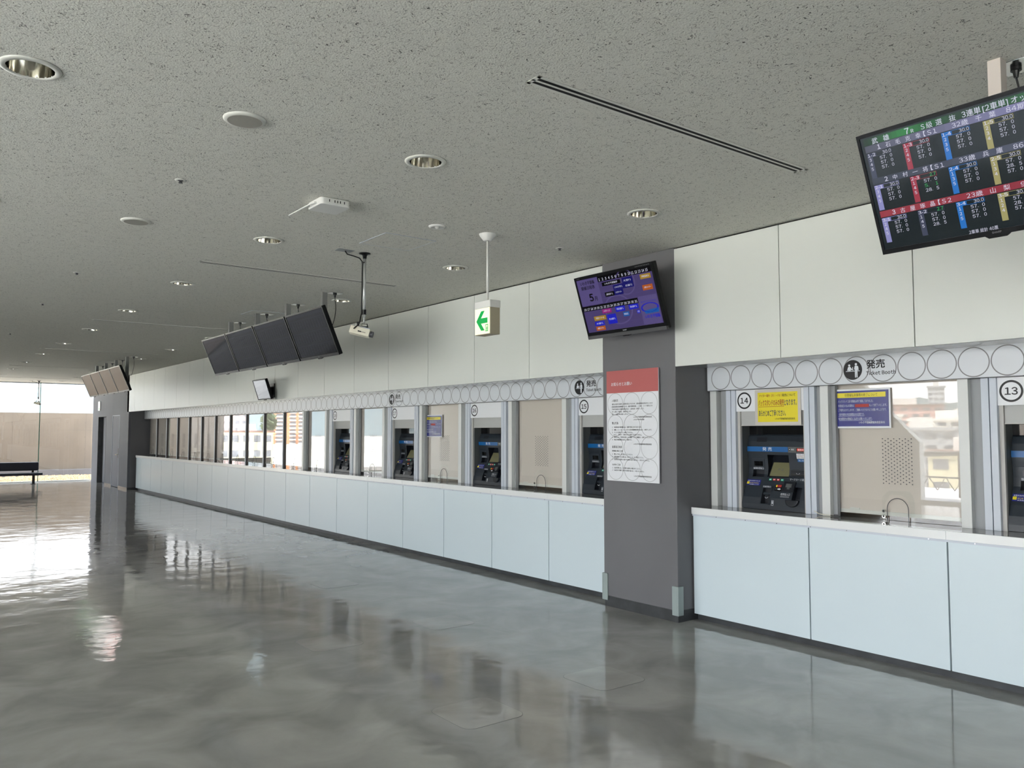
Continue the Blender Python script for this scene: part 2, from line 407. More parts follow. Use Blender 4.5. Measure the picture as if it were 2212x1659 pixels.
# left wall: solid stretch with a sloping end above, glazed before and after
b = MB(); F = Fr((XL, 0, 0), (0, 1, 0), (0, 0, 1))
b.prism(F, [(9.0, 0), (YE, 0), (YE, CZ), (10.75, CZ), (9.0, 1.36)], -.2, 0., 'wall_inner')
b.build('wall_left', kind='structure')
win_no = [0]
def wname(): win_no[0] += 1; return 'window_%d' % win_no[0]
w = struct(wname())
b = MB(); b.box(XL-.06, XL-.05, YB, 10.75, .0, CZ, 'glass'); b.build('pane', w)
b = MB()
for y in (-5.9, -3.4, -.9, 1.6, 4.1, 6.6): b.box(XL-.1, XL-.0, y, y+.06, 0, CZ, 'silver')
b.box(XL-.1, XL, YB, 9.0, 0, .06, 'silver'); b.build('frame', w)
# end glazing
w = struct(wname())
b = MB(); b.box(XL, 3.845, YE, YE+.015, 0.03, CZ, 'glass'); b.build('pane', w)
b = MB(); b.box(3.86, 5.4, YE, YE+.015, 0.03, CZ, 'glass'); b.build('pane', w)
b = MB(); b.box(3.842, 3.862, YE-.28, YE-.004, .03, CZ-.005, 'glass_clear'); b.box(3.840, 3.864, YE-.285, YE-.28, .03, CZ-.005, 'glass_edge'); b.build('glass_fin', w)
b = MB(); b.box(XL, 5.4, YE-.02, YE+.035, 0, .03, 'lip_white'); b.box(XL, 5.4, YE-.01, YE+.02, CZ-.03, CZ, 'silver'); b.build('frame', w)
# far block with two doors
b = MB()
D1 = (27.25, 28.4); D2 = (25.42, 26.35); DH = 2.085
def core_front(y0, y1, z0, z1): b.box(XP, XP+.06, y0, y1, z0, z1, 'core')
core_front(YCORE, D2[0], 0, CZ); core_front(D2[1], D1[0], 0, CZ); core_front(D1[1], 29.3, 0, CZ)
core_front(D2[0], D2[1], DH, CZ); core_front(D1[0], D1[1], DH, CZ)
b.box(XP+.06, XF+.3, YCORE, YCORE+.12, 0, CZ, 'pillar'); b.box(XP+.06, 8.2, 29.2, 29.3, 0, CZ, 'core')
b.box(XF+.3, 8.2, YCORE, YCORE+.12, 0, CZ, 'dark_room'); b.box(5.62, 5.68, D2[0]-.3, 29.2, 0, CZ, 'pillar')
b.build('wall_end_block', kind='structure', bevel=.003)
b = MB(); b.box(XP-.008, XP, YCORE, D2[0], 0, .06, 'steel'); b.box(XP-.008, XP, D2[1], D1[0], 0, .06, 'steel')
b.box(XP, XF+.3, YCORE-.008, YCORE, 0, .06, 'kick'); b.build('baseboard_end', kind='structure')
def door(n, y0, y1, xin, hy, fm='silver'):
    d = struct('door_%d' % n)
    b = MB(); b.box(xin, xin+.04, y0+.02, y1-.02, .01, DH-.015, 'door_grey'); lf = b.build('door_leaf', d, bevel=.002)
    b = MB()
    for a, c in ((y0, y0+.018), (y1-.018, y1)): b.box(XP-.004, xin+.05, a, c, 0, DH, fm)
    b.box(XP-.004, xin+.05, y0, y1, DH-.014, DH, fm); b.build('door_frame', d)
    b = MB(); b.box(xin-.008, xin, hy-.025, hy+.025, .86, 1.12, 'steel')
    b.tube([(xin-.008, hy, .95), (xin-.05, hy, .95), (xin-.055, hy+.11, .945)], .011, 'chrome'); b.tube([(xin-.008, hy, 1.06), (xin-.02, hy, 1.06)], .016, 'chrome')
    b.build('door_handle', lf)
door(1, D1[0], D1[1], XP+.14, D1[0]+.12, 'pillar_base'); door(2, D2[0], D2[1], XP+.006, D2[0]+.1)
b = MB(); b.box(XP-.02, XP-.001, 28.12, 28.42, 2.27, 2.56, 'plastic_white')
F = Fr((XP-.02, 28.27, 2.4), (0, -1, 0), (0, 0, 1)); b.rect(F, -.05, -.09, .05, -.06, 'sign_green')
tag(b.build('wall_panel_box'), 'small white rectangular box high on the grey end block above the recessed door', 'sign box')

# ---------------------------------------------------------------- pillar
t = thing('square_pillar', 'dark grey square pillar between machine windows 15 and 14, with a screen and notice board on it', 'pillar', (XP, 5.05, 0))
b = MB(); b.box(0, .50, -.438, .447, .095, CZ, 'pillar'); b.build('shaft', t, bevel=.006)
b = MB(); b.box(0.006, .50, -.434, .443, 0, .1, 'pillar_base'); b.build('plinth', t)
for sy in (-1, 1):
    yy = -.438 if sy < 0 else .447
    b = MB(); b.box(-.014, .055, min(yy, yy+sy*.014), max(yy, yy+sy*.014), .058, .30, 'guard'); b.box(-.014, 0, min(yy, yy-sy*.055), max(yy, yy-sy*.055), .058, .30, 'guard')
    b.build('corner_guard', t, bevel=.003, label='pale green-grey corner guard')
# ---------------------------------------------------------------- counters
def counter(y0, y1, label, loc, seams):
    t = thing('ticket_counter', label, 'counter', loc); ox, oy = loc[0], loc[1]
    b = MB(); b.box(XC-.012-ox, XG+.72-ox, y0-oy, y1-oy, .928, .955, 'worktop'); b.build('worktop', t)
    b = MB()
    e = [y0]+[s for s in seams if y0+.15 < s < y1-.15]+[y1]
    for k in range(0, len(e)-1, 1):
        b.box(XC-.022-ox, XC-.012-ox, e[k]-oy+.0006, e[k+1]-oy-.0006, .899, .956, 'lip_white')
    b.build('worktop_edge', t, bevel=.0015)
    b = MB(); b.box(XC-.01-ox, XC+.02-ox, y0-oy, y1-oy, .883, .899, 'silver')
    y = y0+.2
    while y < y1:
        b.tube([(XC-.012-ox, y-oy, .891), (XC-.0095-ox, y-oy, .891)], .0035, 'steel', 8); y += .29
    b.build('screw_rail', t)
    for a, c in zip(e[:-1], e[1:]):
        b = MB(); b.box(XC-.004-ox, XC+.02-ox, a-oy+.005, c-oy-.005, .058, .884, 'counter_panel'); b.build('front_panel', t, bevel=.0015)
    b = MB(); b.box(XC+.022-ox, XC+.12-ox, y0-oy+.002, y1-oy-.002, .058, .93, 'black'); b.build('carcass', t)
    b = MB(); b.box(XC+.05-ox, XC+.14-ox, y0-oy, y1-oy, 0, .057, 'kick'); b.build('toe_kick', t)
    return t
SE = [3.50+1.006*k for k in range(-9, 21)]
counter(YB, 4.604, 'white panelled ticket counter to the right of the grey pillar, under windows 13 and 14', (XC, 2.0, 0), SE)
counter(5.505, 24.2, 'long white panelled ticket counter running from the grey pillar to the far block', (XC, 14.0, 0), SE)
# ---------------------------------------------------------------- fascia with grey circles
def fascia(y0, y1, yref, label):
    b = MB(); b.box(XF, XF+.03, y0, y1, 1.957, 2.166, 'fascia')
    F = Fr((XF, 0, 0)); k0 = math.floor((yref-y1)/.2067)
    k = k0
    while True:
        yc = yref-k*.2067; k += 1
        if yc-.1 < y0: break
        if yc+.1 > y1: continue
        b.ring(F, -yc, 2.064, .0936, .1010, 'ring_grey', n=40)
    b.rect(F, -y1, 1.957, -y0, 1.9605, 'ink_grey')
    return tag(b.build('fascia_band'), label, 'fascia')
fascia(YB, 4.595, 4.449, 'pale fascia band with grey circles above windows 14 and 13, right of the pillar')
fascia(5.5, 24.3, 4.449, 'long pale fascia band with grey circles above windows 15 to 18 and the far windows')
def booth_sign(y, label):
    t = thing('ticket_booth_sign', label, 'sign', (XF, y, 2.063)); F = Fr((0, 0, 0))
    b = MB(); b.disc(F, 0, 0, .0745, 'ink', .0014, 40)
    d = .002; m = 'white_ink'
    b.disc(F, -.026, .035, .0085, m, d, 14); b.disc(F, .027, .041, .0095, m, d, 16)
    b.poly(F, [(-.044, -.004), (-.037, .02), (-.031, .025), (-.018, .025), (-.012, .016), (-.004, .006), (-.001, .022), (.003, .021), (.001, -.002), (-.006, -.003), (-.013, .006), (-.015, -.006), (-.036, -.006), (-.036, .008), (-.040, -.005)], m, d)
    b.rect(F, -.054, -.0115, .056, -.0075, m, d)
    b.poly(F, [(.010, .0), (.018, .030), (.038, .030), (.045, .022), (.047, -.004), (.040, -.004), (.038, .012), (.038, -.058), (.031, -.058), (.029, -.012), (.026, -.058), (.018, -.058), (.017, .010), (.006, -.006), (.002, -.004)], m, d)
    b.build('pictogram', t)
    b = MB(); b.text(F, '発売', .107, .0085, .069, 'ink', w=.142, bold=.034, d=.0016); b.build('kanji_lettering', t); b = MB(); b.text(F, 'Ticket Booth', .105, -.0445, .0355, 'ink', w=.222, bold=.03, d=.0016); b.build('english_lettering', t)
booth_sign(3.235, 'ticket booth pictogram and lettering on the fascia right of the grey pillar')
booth_sign(6.262, 'ticket booth pictogram partly hidden by the left side of the grey pillar')
booth_sign(10.235, 'small distant ticket booth pictogram above the plate reading 17')
# ---------------------------------------------------------------- booth units
MY = {13: 2.24, 14: 4.312, 15: 6.32, 16: 8.32, 17: 10.32, 18: 12.28, 12: .23}
ZT, ZW = 1.957, .955
def machine_bay(y, n, xtra=0):
    """y = far edge of the machine opening"""
    w = struct('trim_%d' % (n+10)); t0 = y-.6
    b = MB()
    for a, c in ((y+.028, y+.072), (y+.078, y+.125), (t0-.027-.045, t0-.027), (t0-.078-.045, t0-.078)):
        b.box(XJ-.035, XJ+.03, a, c, ZW, ZT, 'silver')
    b.build('frame', w, bevel=.002)
    b = MB()
    b.box(XJ-.005, XJ+.02, y+.002, y+.028, ZW, ZT, 'jamb'); b.box(XJ-.005, XJ+.02, t0-.027, t0-.002, ZW, ZT, 'jamb')
    b.box(XJ+.01, XJ+.03, t0, y, 1.651, ZT, 'bulkhead'); b.box(XJ+.004, XJ+.01, t0, y, 1.651, 1.657, 'jamb')
    b.build('surround', w)
    b = MB(); b.box(XJ+.02, 6.5, y+.001, y+.03, ZW, ZT, 'machine_side'); b.box(XJ+.02, 6.5, t0-.03, t0-.001, ZW, ZT, 'machine_side')
    b.box(6.45, 6.5, t0, y, ZW, ZT, 'black'); b.box(XJ+.03, 6.45, t0, y, 1.652, 1.66, 'black')
    b.build('niche', w)
    b = MB(); b.box(XJ+.12, XJ+.13, t0+.002, y-.002, 1.578, 1.650, 'black_gloss'); b.build('smoked_visor', w)
    b = MB(); b.box(XJ+.0, XJ+.03, y+.125, y+.205, ZW, ZT, 'recess_grey'); b.box(XJ+.0, XJ+.03, t0-.205, t0-.123, ZW, ZT, 'recess_grey')
    b.build('infill', w)
def number_sign(y, n):
    b = MB(); F = Fr((XJ-.02, y+.05, 1.7735))
    wdt = .6+.075
    b.fbox(F, 0, 0, wdt, .1825, -.004, 0, 'plate_white')
    b.ring(F, .105, .092, .0580, .0715, 'ink', n=48)
    b.text(F, str(n), .105, .069, .063, 'ink' if n != 18 else 'ink_grey', w=.080, align='c', bold=.035)
    return tag(b.build('number_sign'), {13: 'white plate reading 13, cut off by the right edge of the picture', 14: 'white plate reading 14, partly covered by the yellow notice', 15: 'white plate reading 15, partly hidden by the grey pillar',
        16: 'white plate reading 16, between the blue noticed window and the blank one', 17: 'white plate reading 17, under a ticket booth pictogram in the long run', 18: 'white plate with a faded number, furthest of all the number plates'}[n], 'number sign')
for n, y in MY.items():
    machine_bay(y, n)
    if n >= 13: number_sign(y, n)
PROF = [(.957, .0), (1.0, .0), (1.055, .012), (1.125, .042), (1.183, .073), (1.242, .097), (1.30, .104), (1.37, .097), (1.43, .087), (1.476, .086), (1.523, .096), (1.568, .113), (1.577, .125)]
def dep(z):
    for (z0, d0), (z1, d1) in zip(PROF[:-1], PROF[1:]):
        if z <= z1: return d0+(d1-d0)*max(0, (z-z0))/(z1-z0)
    return PROF[-1][1]
def make_machine():
    t = thing('ticket_machine', 'x', 'ticket machine'); F = Fr((0, 0, 0))
    # recessed areas: (u0,z0,u1,z1,depth at bottom,depth at top)
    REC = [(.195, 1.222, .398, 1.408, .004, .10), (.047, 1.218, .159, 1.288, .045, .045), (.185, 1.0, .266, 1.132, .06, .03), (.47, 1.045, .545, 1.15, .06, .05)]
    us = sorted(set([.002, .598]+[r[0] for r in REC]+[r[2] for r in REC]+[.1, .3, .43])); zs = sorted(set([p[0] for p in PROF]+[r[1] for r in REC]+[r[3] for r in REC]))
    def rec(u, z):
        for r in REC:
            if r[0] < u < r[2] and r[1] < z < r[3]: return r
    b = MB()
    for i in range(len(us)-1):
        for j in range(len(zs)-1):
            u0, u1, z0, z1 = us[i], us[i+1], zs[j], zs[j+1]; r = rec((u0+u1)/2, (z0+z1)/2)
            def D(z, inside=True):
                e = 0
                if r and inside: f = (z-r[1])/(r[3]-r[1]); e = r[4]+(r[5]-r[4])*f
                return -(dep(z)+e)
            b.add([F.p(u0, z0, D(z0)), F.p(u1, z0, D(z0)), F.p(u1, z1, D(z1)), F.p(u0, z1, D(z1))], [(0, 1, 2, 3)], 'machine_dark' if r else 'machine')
            if r:
                for (a, c, e, f) in ((u0, z0, u0, z1), (u1, z0, u1, z1), (u0, z0, u1, z0), (u0, z1, u1, z1)):
                    mu, mz = (a+e)/2, (c+f)/2; du = 1e-4 if a == e and a == u1 else (-1e-4 if a == e else 0); dz = 0 if a == e else (1e-4 if c == z1 else -1e-4)
                    if rec(mu+du, mz+dz) is None:
                        b.add([F.p(a, c, D(c, False)), F.p(e, f, D(f, False)), F.p(e, f, D(f)), F.p(a, c, D(c))], [(0, 1, 2, 3)], 'machine_dark')
    n = len(PROF)
    for u in (.002, .598): b.add([F.p(u, z, -d) for z, d in PROF]+[F.p(u, 1.577, -.5), F.p(u, .957, -.5)], [tuple(range(n+2))], 'machine')
    b.add([F.p(.002, 1.577, -.125), F.p(.598, 1.577, -.125), F.p(.598, 1.577, -.5), F.p(.002, 1.577, -.5)], [(0, 1, 2, 3)], 'machine')
    b.build('housing', t)
    def patch(z0, z1, off=.001):  # frame lying on the sloping front between two heights
        a = Vector((dep(z0), 0, z0)); c = Vector((dep(z1), 0, z1)); v = (c-a).normalized()
        f = Fr(a, (0, -1, 0), v); f.o = f.o+f.n*off; return f, (c-a).length
    f, h = patch(1.434, 1.476)
    b = MB(); b.fbox(f, .002, 0, .398, h, -.002, .003, 'machine_blue'); b.text(f, '発 売', .155, .010, .033, 'white_ink', w=.092, d=.004, bold=.01); b.build('header_band', t)
    b = MB(); b.fbox(f, .40, -.004, .597, h, -.002, .003, 'machine_side'); b.disc(f, .415, .022, .010, 'black', .0038, 16); b.disc(f, .415, .022, .004, 'white_ink', .0045, 12)
    b.text(f, '釣銭', .428, .016, .014, 'white_ink', d=.004); b.rect(f, .475, .004, .585, .036, 'black', .0035); b.rect(f, .484, .009, .575, .031, 'btn_red', .0042); b.text(f, '発売中', .492, .013, .018, 'white_ink', d=.005)
    b.build('status_strip', t)
    # tilted display
    z0, z1 = 1.228, 1.342
    def dd(z): r = REC[0]; return dep(z)+r[4]+(r[5]-r[4])*(z-r[1])/(r[3]-r[1])
    a = Vector((dd(z0), 0, z0)); c = Vector((dd(z1), 0, z1)); f = Fr(a, (0, -1, 0), (c-a).normalized()); h = (c-a).length
    b = MB(); b.fbox(f, .204, -.004, .396, h+.004, -.01, .004, 'black'); b.build('display_frame', t, bevel=.002)
    b = MB(); b.fbox(f, .212, .002, .392, h-.002, .003, .006, 'machine_lcd'); b.text(f, '中 止', .302, .055, .026, 'ink_grey', align='c', d=.007); b.build('display', t)
    f, h = patch(1.183, 1.215)
    for k, m in enumerate(('btn_green', 'btn_red', 'btn_red', 'btn_green')):
        b = MB(); u = .220+k*.0375; b.fbox(f, u, .012, u+.024, .028, 0, .004, m); b.rect(f, u+.004, .017, u+.020, .023, 'white_ink', .005); b.build('button', t)
    b = MB(); f, h = patch(1.30, 1.365)
    b.fbox(f, .042, -.02, .162, h+.006, -.002, .004, 'machine'); b.rect(f, .062, .012, .148, .052, 'black_gloss', .005); b.text(f, '投票券受取口', .052, -.015, .018, 'white_ink', w=.1, d=.006)
    b.build('ticket_outlet', t, bevel=.002)
    f, h = patch(1.148, 1.195); b = MB()
    b.fbox(f, .006, .0, .142, h, 0, .0012, 'navy'); b.text(f, '投票方法が変わりました', .014, h-.017, .012, 'white_ink', w=.12, d=.002); b.rect(f, .010, .010, .034, .032, 'yellow', .002)
    b.text(f, 'はじめてのかたへ', .04, .016, .014, 'yellow', w=.09, d=.002); b.text(f, 'お気軽にどうぞ', .04, .004, .009, 'white_ink', w=.09, d=.002); b.build('sticker', t, label='blue and yellow sticker')
    f, h = patch(1.0, 1.132); b = MB(); b.outline(f, .176, -.005, .274, h+.006, .009, 'machine', .006)
    b.fbox(f, .176, h+.004, .274, h+.012, 0, .006, 'machine'); b.text(f, '釣銭受取口', .184, h+.004, .016, 'white_ink', w=.075, d=.0075)
    b.fbox(f, .19, .085, .262, .105, -.03, -.005, 'machine'); b.ring(f, .226, .072, .016, .019, 'white_ink', -.004, 12, pi*1.15, pi*1.85); b.build('change_tray', t, bevel=.001)
    f, h = patch(1.112, 1.165); b = MB(); b.fbox(f, .296, .0, .358, h, 0, .0012, 'black'); b.rect(f, .302, h*.58, .352, h-.004, 'ink_red', .002); b.rect(f, .302, h*.6, .314, h-.006, 'yellow', .003)
    b.poly(f, [(.322, .013), (.338, .013), (.338, .008), (.352, .018), (.338, .028), (.338, .023), (.322, .023)], 'white_ink', .002); b.rect(f, .303, .012, .314, .024, 'ink_grey', .002); b.build('sticker', t, label='black and red sticker with an arrow')
    f, h = patch(1.115, 1.19); b = MB(); b.fbox(f, .372, -.004, .48, h, -.01, .012, 'machine_dark'); b.fbox(f, .40, .03, .455, .062, .01, .018, 'machine_side'); b.rect(f, .415, .012, .44, .03, 'machine_side', .014)
    b.build('banknote_slot', t, bevel=.003)
    f, h = patch(1.06, 1.11); b = MB(); b.text(f, '紙幣投入口', .362, .024, .022, 'white_ink', w=.085); b.text(f, '○○○○○○', .362, .006, .014, 'white_ink', w=.08); b.build('banknote_lettering', t)
    f, h = patch(1.235, 1.285); b = MB(); b.fbox(f, .415, 0, .56, h, -.01, .008, 'machine_dark'); b.fbox(f, .425, .006, .55, .02, .006, .01, 'black'); b.ring(f, .485, .040, .02, .022, 'white_ink', .009, 12, pi*1.2, pi*1.8)
    b.rect(f, .455, h+.022, .505, h+.025, 'white_ink', .001); b.rect(f, .43, h+.008, .54, h+.011, 'black', .001); b.build('card_slot', t, bevel=.002)
    f, h = patch(1.2, 1.225); b = MB(); b.text(f, 'マークカード挿入口', .412, .003, .022, 'white_ink', w=.165); b.build('card_lettering', t)
    b = MB(); f, h = patch(1.0, 1.05)
    pts = [(.485+.06*cos(pi+pi*i/12), .048+.056*sin(pi+pi*i/12)) for i in range(13)]
    b.prism(f, pts, -.005, .022, 'machine_dark'); b.build('coin_bowl', t, bevel=.004)
    f, h = patch(1.36, 1.425); b = MB(); b.fbox(f, .474, .022, .585, .064, 0, .0012, 'plate_white')
    for k, (c_, m) in enumerate((('ご利用にあたって', 'ink'), ('現金取扱い中止', 'ink_red'), ('係員にお申出下さい', 'ink'))): b.text(f, c_, .480, .051-.0125*k, .011, m, w=.09, d=.002)
    b.fbox(f, .48, -.004, .585, .019, 0, .0012, 'machine_blue'); b.text(f, '安心 安全', .49, .002, .014, 'white_ink', d=.002); b.build('sticker', t, label='white and blue instruction sticker')
    f, h = patch(1.0, 1.045); b = MB(); b.outline(f, .288, -.006, .308, .036, .002, 'white_ink', .001); b.rect(f, .292, .01, .304, .018, 'white_ink', .001); b.rect(f, .292, .022, .304, .028, 'white_ink', .001); b.build('marking', t)
    f, h = patch(1.535, 1.565); b = MB(); b.rect(f, .09, -.02, .19, .018, 'machine_dark', .0006); b.build('blank_plate', t); b = MB()
    for k in range(7): b.rect(f, .47, -.02+.006*k, .56, -.018+.006*k, 'machine_dark', .0006)
    b.build('vent_grille', t)
    return t
m0 = make_machine(); first = True
for n in (13, 14, 15, 16, 17, 18):
    lab = {13: 'dark ticket machine behind the window numbered 13, cut off at the right', 14: 'dark ticket machine under the plate numbered 14, its whole front in view',
           15: 'dark ticket machine under the plate numbered 15, partly behind the pillar', 16: 'dark ticket machine with a blue band, between the two blank beige blinds', 17: 'dark ticket machine just left of the small blue notice', 18: 'dark ticket machine furthest away, beside the plain far windows'}[n]
    loc = (XJ, MY[n], 0)
    if first: m0.location = loc; m0['label'] = lab; first = False; m0['group'] = 'ticket machines along the counter'
    else: dup(m0, loc, lab)
# ---------------------------------------------------------------- booth windows
holes_mesh = None
def holes():
    global holes_mesh
    if holes_mesh is None:
        b = MB(); F = Fr((0, 0, 0))
        for r in range(13):
            for c in range(6): b.prism(F, [(-.106+.0425*c+.0042*cos(a*pi/4), -.163+.0272*r+.0042*sin(a*pi/4)) for a in range(8)], -.001, .001, 'ink_grey')
            if r < 12:
                for c in range(5): b.prism(F, [(-.085+.0425*c+.0042*cos(a*pi/4), -.1494+.0272*r+.0042*sin(a*pi/4)) for a in range(8)], -.001, .001, 'ink_grey')
        o = b.build('speaking_holes'); holes_mesh = o.data; bpy.data.objects.remove(o)
    return holes_mesh
def arch_parts(w, yc):
    # clear guard with an arched opening, a dark rim and two chrome studs
    F = Fr((XG-.012, yc, ZW))
    r = .078; out = []
    for i in range(13): a = pi-pi*i/12; out.append((r*cos(a), .085+r*sin(a)))
    pts = [(-.078, .0)]+out+[(.078, 0)]
    b = MB(); b.tube([F.p(a, c, .0) for a, c in pts], .0028, 'ink_grey', 6); b.build('opening_rim', w)
    b = MB()
    pts2 = [(-.12, .0), (-.1, .17), (-.05, .24), (.06, .22), (.125, .13), (.13, 0)]
    pts3 = [(.075+.052*cos(a), .12+.10*sin(a)) for a in [pi*.5*k/6 for k in range(7)]]
    b.prism(F, [(-.11, .0), (-.11, .165), (-.06, .215)]+pts3[::-1]+[(.127, 0), (.1, 0), (.1, .1), (.08, .16), (.03, .19), (-.05, .185), (-.092, .12), (-.092, 0)], .006, .009, 'glass_clear'); b.build('acrylic_guard', w)
    b = MB()
    for vz in (.028, .068): b.tube([F.p(-.098, vz, .006), F.p(-.098, vz, .016)], .0125, 'chrome', 14); b.tube([F.p(-.098, vz, .016), F.p(-.098, vz, .0165)], .008, 'black', 12)
    b.build('stud', w)
    return w
BLINDS = []
def booth_window(y1, y0, near=True, far=False, blind='blind'):
    """y1 = far edge, y0 = near edge of the pane"""
    w = struct(wname()); yc = (y0+y1)/2
    b = MB(); b.box(XG, XG+.008, y0, y1, ZW+.002, ZT+.05, 'glass_booth'); b.build('pane', w)
    b = MB()
    if far:
        b.box(XG-.026, XG+.02, y0-.042, y0, ZW, ZT, 'mullion_dark'); b.box(XG-.032, XG-.026, y0-.042, y0+.001, ZW, ZT, 'silver')
    else:
        b.box(XJ-.045, XJ+.03, y0-.072, y0-.004, ZW, ZT, 'post_white'); b.box(XJ-.045, XJ+.03, y1+.03, y1+.098, ZW, ZT, 'post_white')
        b.box(XJ, XG+.01, y1, y1+.03, ZW, ZT, 'recess_grey'); b.box(XJ-.015, XG-.005, y1-.012, y1, ZW, ZT, 'recess_grey')
    b.build('frame', w, bevel=.002)
    o = bpy.data.objects.new('speaking_holes', holes()); COL.objects.link(o); o.parent = w; o.location = (XG-.0015, yc, 1.386)
    arch_parts(w, yc)
    # roller blind behind the pane
    t = thing('roller_blind', 'x', 'roller blind', (XG+.016, yc, 1.0)); hw = (y1-y0)/2+.02
    b = MB(); b.box(0, .0015, -hw, hw, 0, 1.0, 'blind'); b.build('fabric', t)
    b = MB(); b.box(-.005, .012, -hw, hw, -.014, .014, 'blind_bar'); b.box(-.006, -.0, hw-.18, hw-.10, .014, .028, 'blind_bar'); b.build('bottom_bar', t, bevel=.002)
    BLINDS.append(t); return w
booth_window(MY[14]-.875, MY[13]+.273); BLINDS[-1]['label'] = 'beige roller blind behind the large window between numbers 14 and 13'
booth_window(MY[13]-.875, MY[12]+.273); BLINDS[-1]['label'] = 'beige roller blind behind the pane to the right of number 13'
booth_window(MY[15]-.875, MY[14]+.273+.02); BLINDS[-1]['label'] = 'beige roller blind hidden behind the dark grey pillar'
booth_window(MY[16]-.875, MY[15]+.273); BLINDS[-1]['label'] = 'beige roller blind behind the window between numbers 16 and 15'
booth_window(MY[17]-.875, MY[16]+.273); BLINDS[-1]['label'] = 'beige roller blind behind the window between 17 and 16, with a blue notice in front'
booth_window(MY[18]-.875, MY[17]+.273); BLINDS[-1]['label'] = 'roller blind behind the window between numbers 18 and 17'
booth_window(13.385, 12.565); BLINDS[-1]['label'] = 'roller blind behind the far window just left of number 18'
for k in range(11):
    y0 = 13.49+.985*k; y1 = min(y0+.94, 24.15); booth_window(y1, y0, far=True)
    BLINDS[-1]['label'] = 'roller blind in the plain far windows, %s from the right' % ORD[k]
# counter cord lying beside the near window
b = MB(); b.tube([(XJ-.05, 3.60, .985), (XJ-.055, 3.56, .968), (XJ-.06, 3.50, .962), (XJ-.05, 3.46, .962)], .003, 'cream', 6)
b.tube([(XJ-.05, 3.46, .962), (XJ-.07, 3.45, .966), (XJ-.06, 3.43, .962)], .005, 'steel', 6); b.tube([(XJ-.06, 3.43, .965), (XJ-.05, 3.40, .965)], .008, 'ink_grey', 8)
tag(b.build('pen_cord'), 'small pale cord with a metal clip on the worktop right of machine 14', 'cord')
# ---------------------------------------------------------------- notices
def notice_blue(y, z, label, k=1., skew=0):
    t = thing('blue_notice', label, 'notice', (XG-.012, y, z), 'blue notices on the booth glass'); F = Fr((0, 0, 0)); Wd, Hh = .442*k, .298*k*1.0
    b = MB(); n = 8
    P = []; 
    for i in range(n+1):
        for j in range(n+1):
            u = Wd*i/n; v = Hh*j/n; d = .004*k*math.sin(3.1*i/n)*(1-j/n)
            P.append(F.p(u, v, d+.002))
    b.add(P, [(i*(n+1)+j, (i+1)*(n+1)+j, (i+1)*(n+1)+j+1, i*(n+1)+j+1) for i in range(n) for j in range(n)], 'paper'); 
    e = .014*k; D = .0065*k
    b.fbox(F, e, e, Wd-e, Hh-e, D-.003, D, 'navy')
    b.fbox(F, e+.012*k, Hh-e-.052*k, Wd-e-.02*k, Hh-e-.015*k, D, D+.0008, 'yellow')
    b.text(F, '非開催払戻業務の終了について', Wd*.49, Hh-e-.043*k, .026*k, 'ink', w=.26*k, align='c', d=D+.0015)
    L = ['バックスタンド１階 非開催払戻所で実施しておりました、', '非開催日の払戻業務は　　　　　　　　をもって終了いたします。', 'ご不便をおかけしますが、ご理解いただきますようお願い申し上げます。', '・的中車券の有効期間は60日間です。', '　有効期間内の開催日に払戻をお願いいたします。']
    ws = [.28, .385, .38, .21, .27]
    for q, (s_, wq) in enumerate(zip(L, ws)):
        b.text(F, s_, e+.018*k, Hh-e-(.088+.033*q)*k, .022*k, 'pale_text', w=wq*k, d=D+.001)
    b.rect(F, e+.155*k, Hh-e-.126*k, e+.265*k, Hh-e-.102*k, 'ink_red', D+.0016)
    b.rect(F, e+.018*k, Hh-e-.193*k, e+.225*k, Hh-e-.191*k, 'pale_text', D+.001); b.rect(F, e+.025*k, Hh-e-.226*k, e+.285*k, Hh-e-.224*k, 'pale_text', D+.001)
    b.text(F, 'いわき平競輪開催執務委員長', Wd-e-.03*k, e+.022*k, .02*k, 'white_ink', w=.2*k, align='r', d=D+.001)
    b.build('sheet', t)
notice_blue(3.447, 1.628, 'blue notice with a yellow heading on the large window right of machine 14')
notice_blue(9.50, 1.53, 'small blue notice with a yellow heading on the window between numbers 17 and 16')
t = thing('yellow_notice', 'yellow laminated notice with red and black lettering beside the number 14', 'notice', (XJ-.026, 4.145, 1.656)); F = Fr((0, 0, 0))
b = MB(); b.fbox(F, 0, 0, .432, .294, 0, .0015, 'laminate'); b.build('laminate_sheet', t)
b = MB(); D = .002; b.rect(F, .027, .026, .404, .271, 'yellow', D); D += .0006
b.text(F, 'ナイター場外（ＦⅠ・ＦⅡ）', .045, .233, .026, 'ink_red', w=.212, bold=.01, d=D); b.text(F, '発売について', .262, .233, .026, 'ink', w=.122, bold=.01, d=D)
b.text(F, 'バックスタンドのみの発売', .035, .163, .056, 'ink_red', w=.243, bold=.022, d=D); b.text(F, 'となります。', .281, .163, .056, 'ink_blue', w=.112, bold=.022, d=D)
b.rect(F, .035, .150, .279, .153, 'ink_red', D); b.text(F, 'あらかじめご了承ください。', .038, .078, .055, 'ink_blue', w=.255, bold=.022, d=D)
b.text(F, 'いわき平競輪開催執務委員長', .378, .045, .018, 'ink', w=.185, align='r', bold=.01, d=D); b.build('print', t)
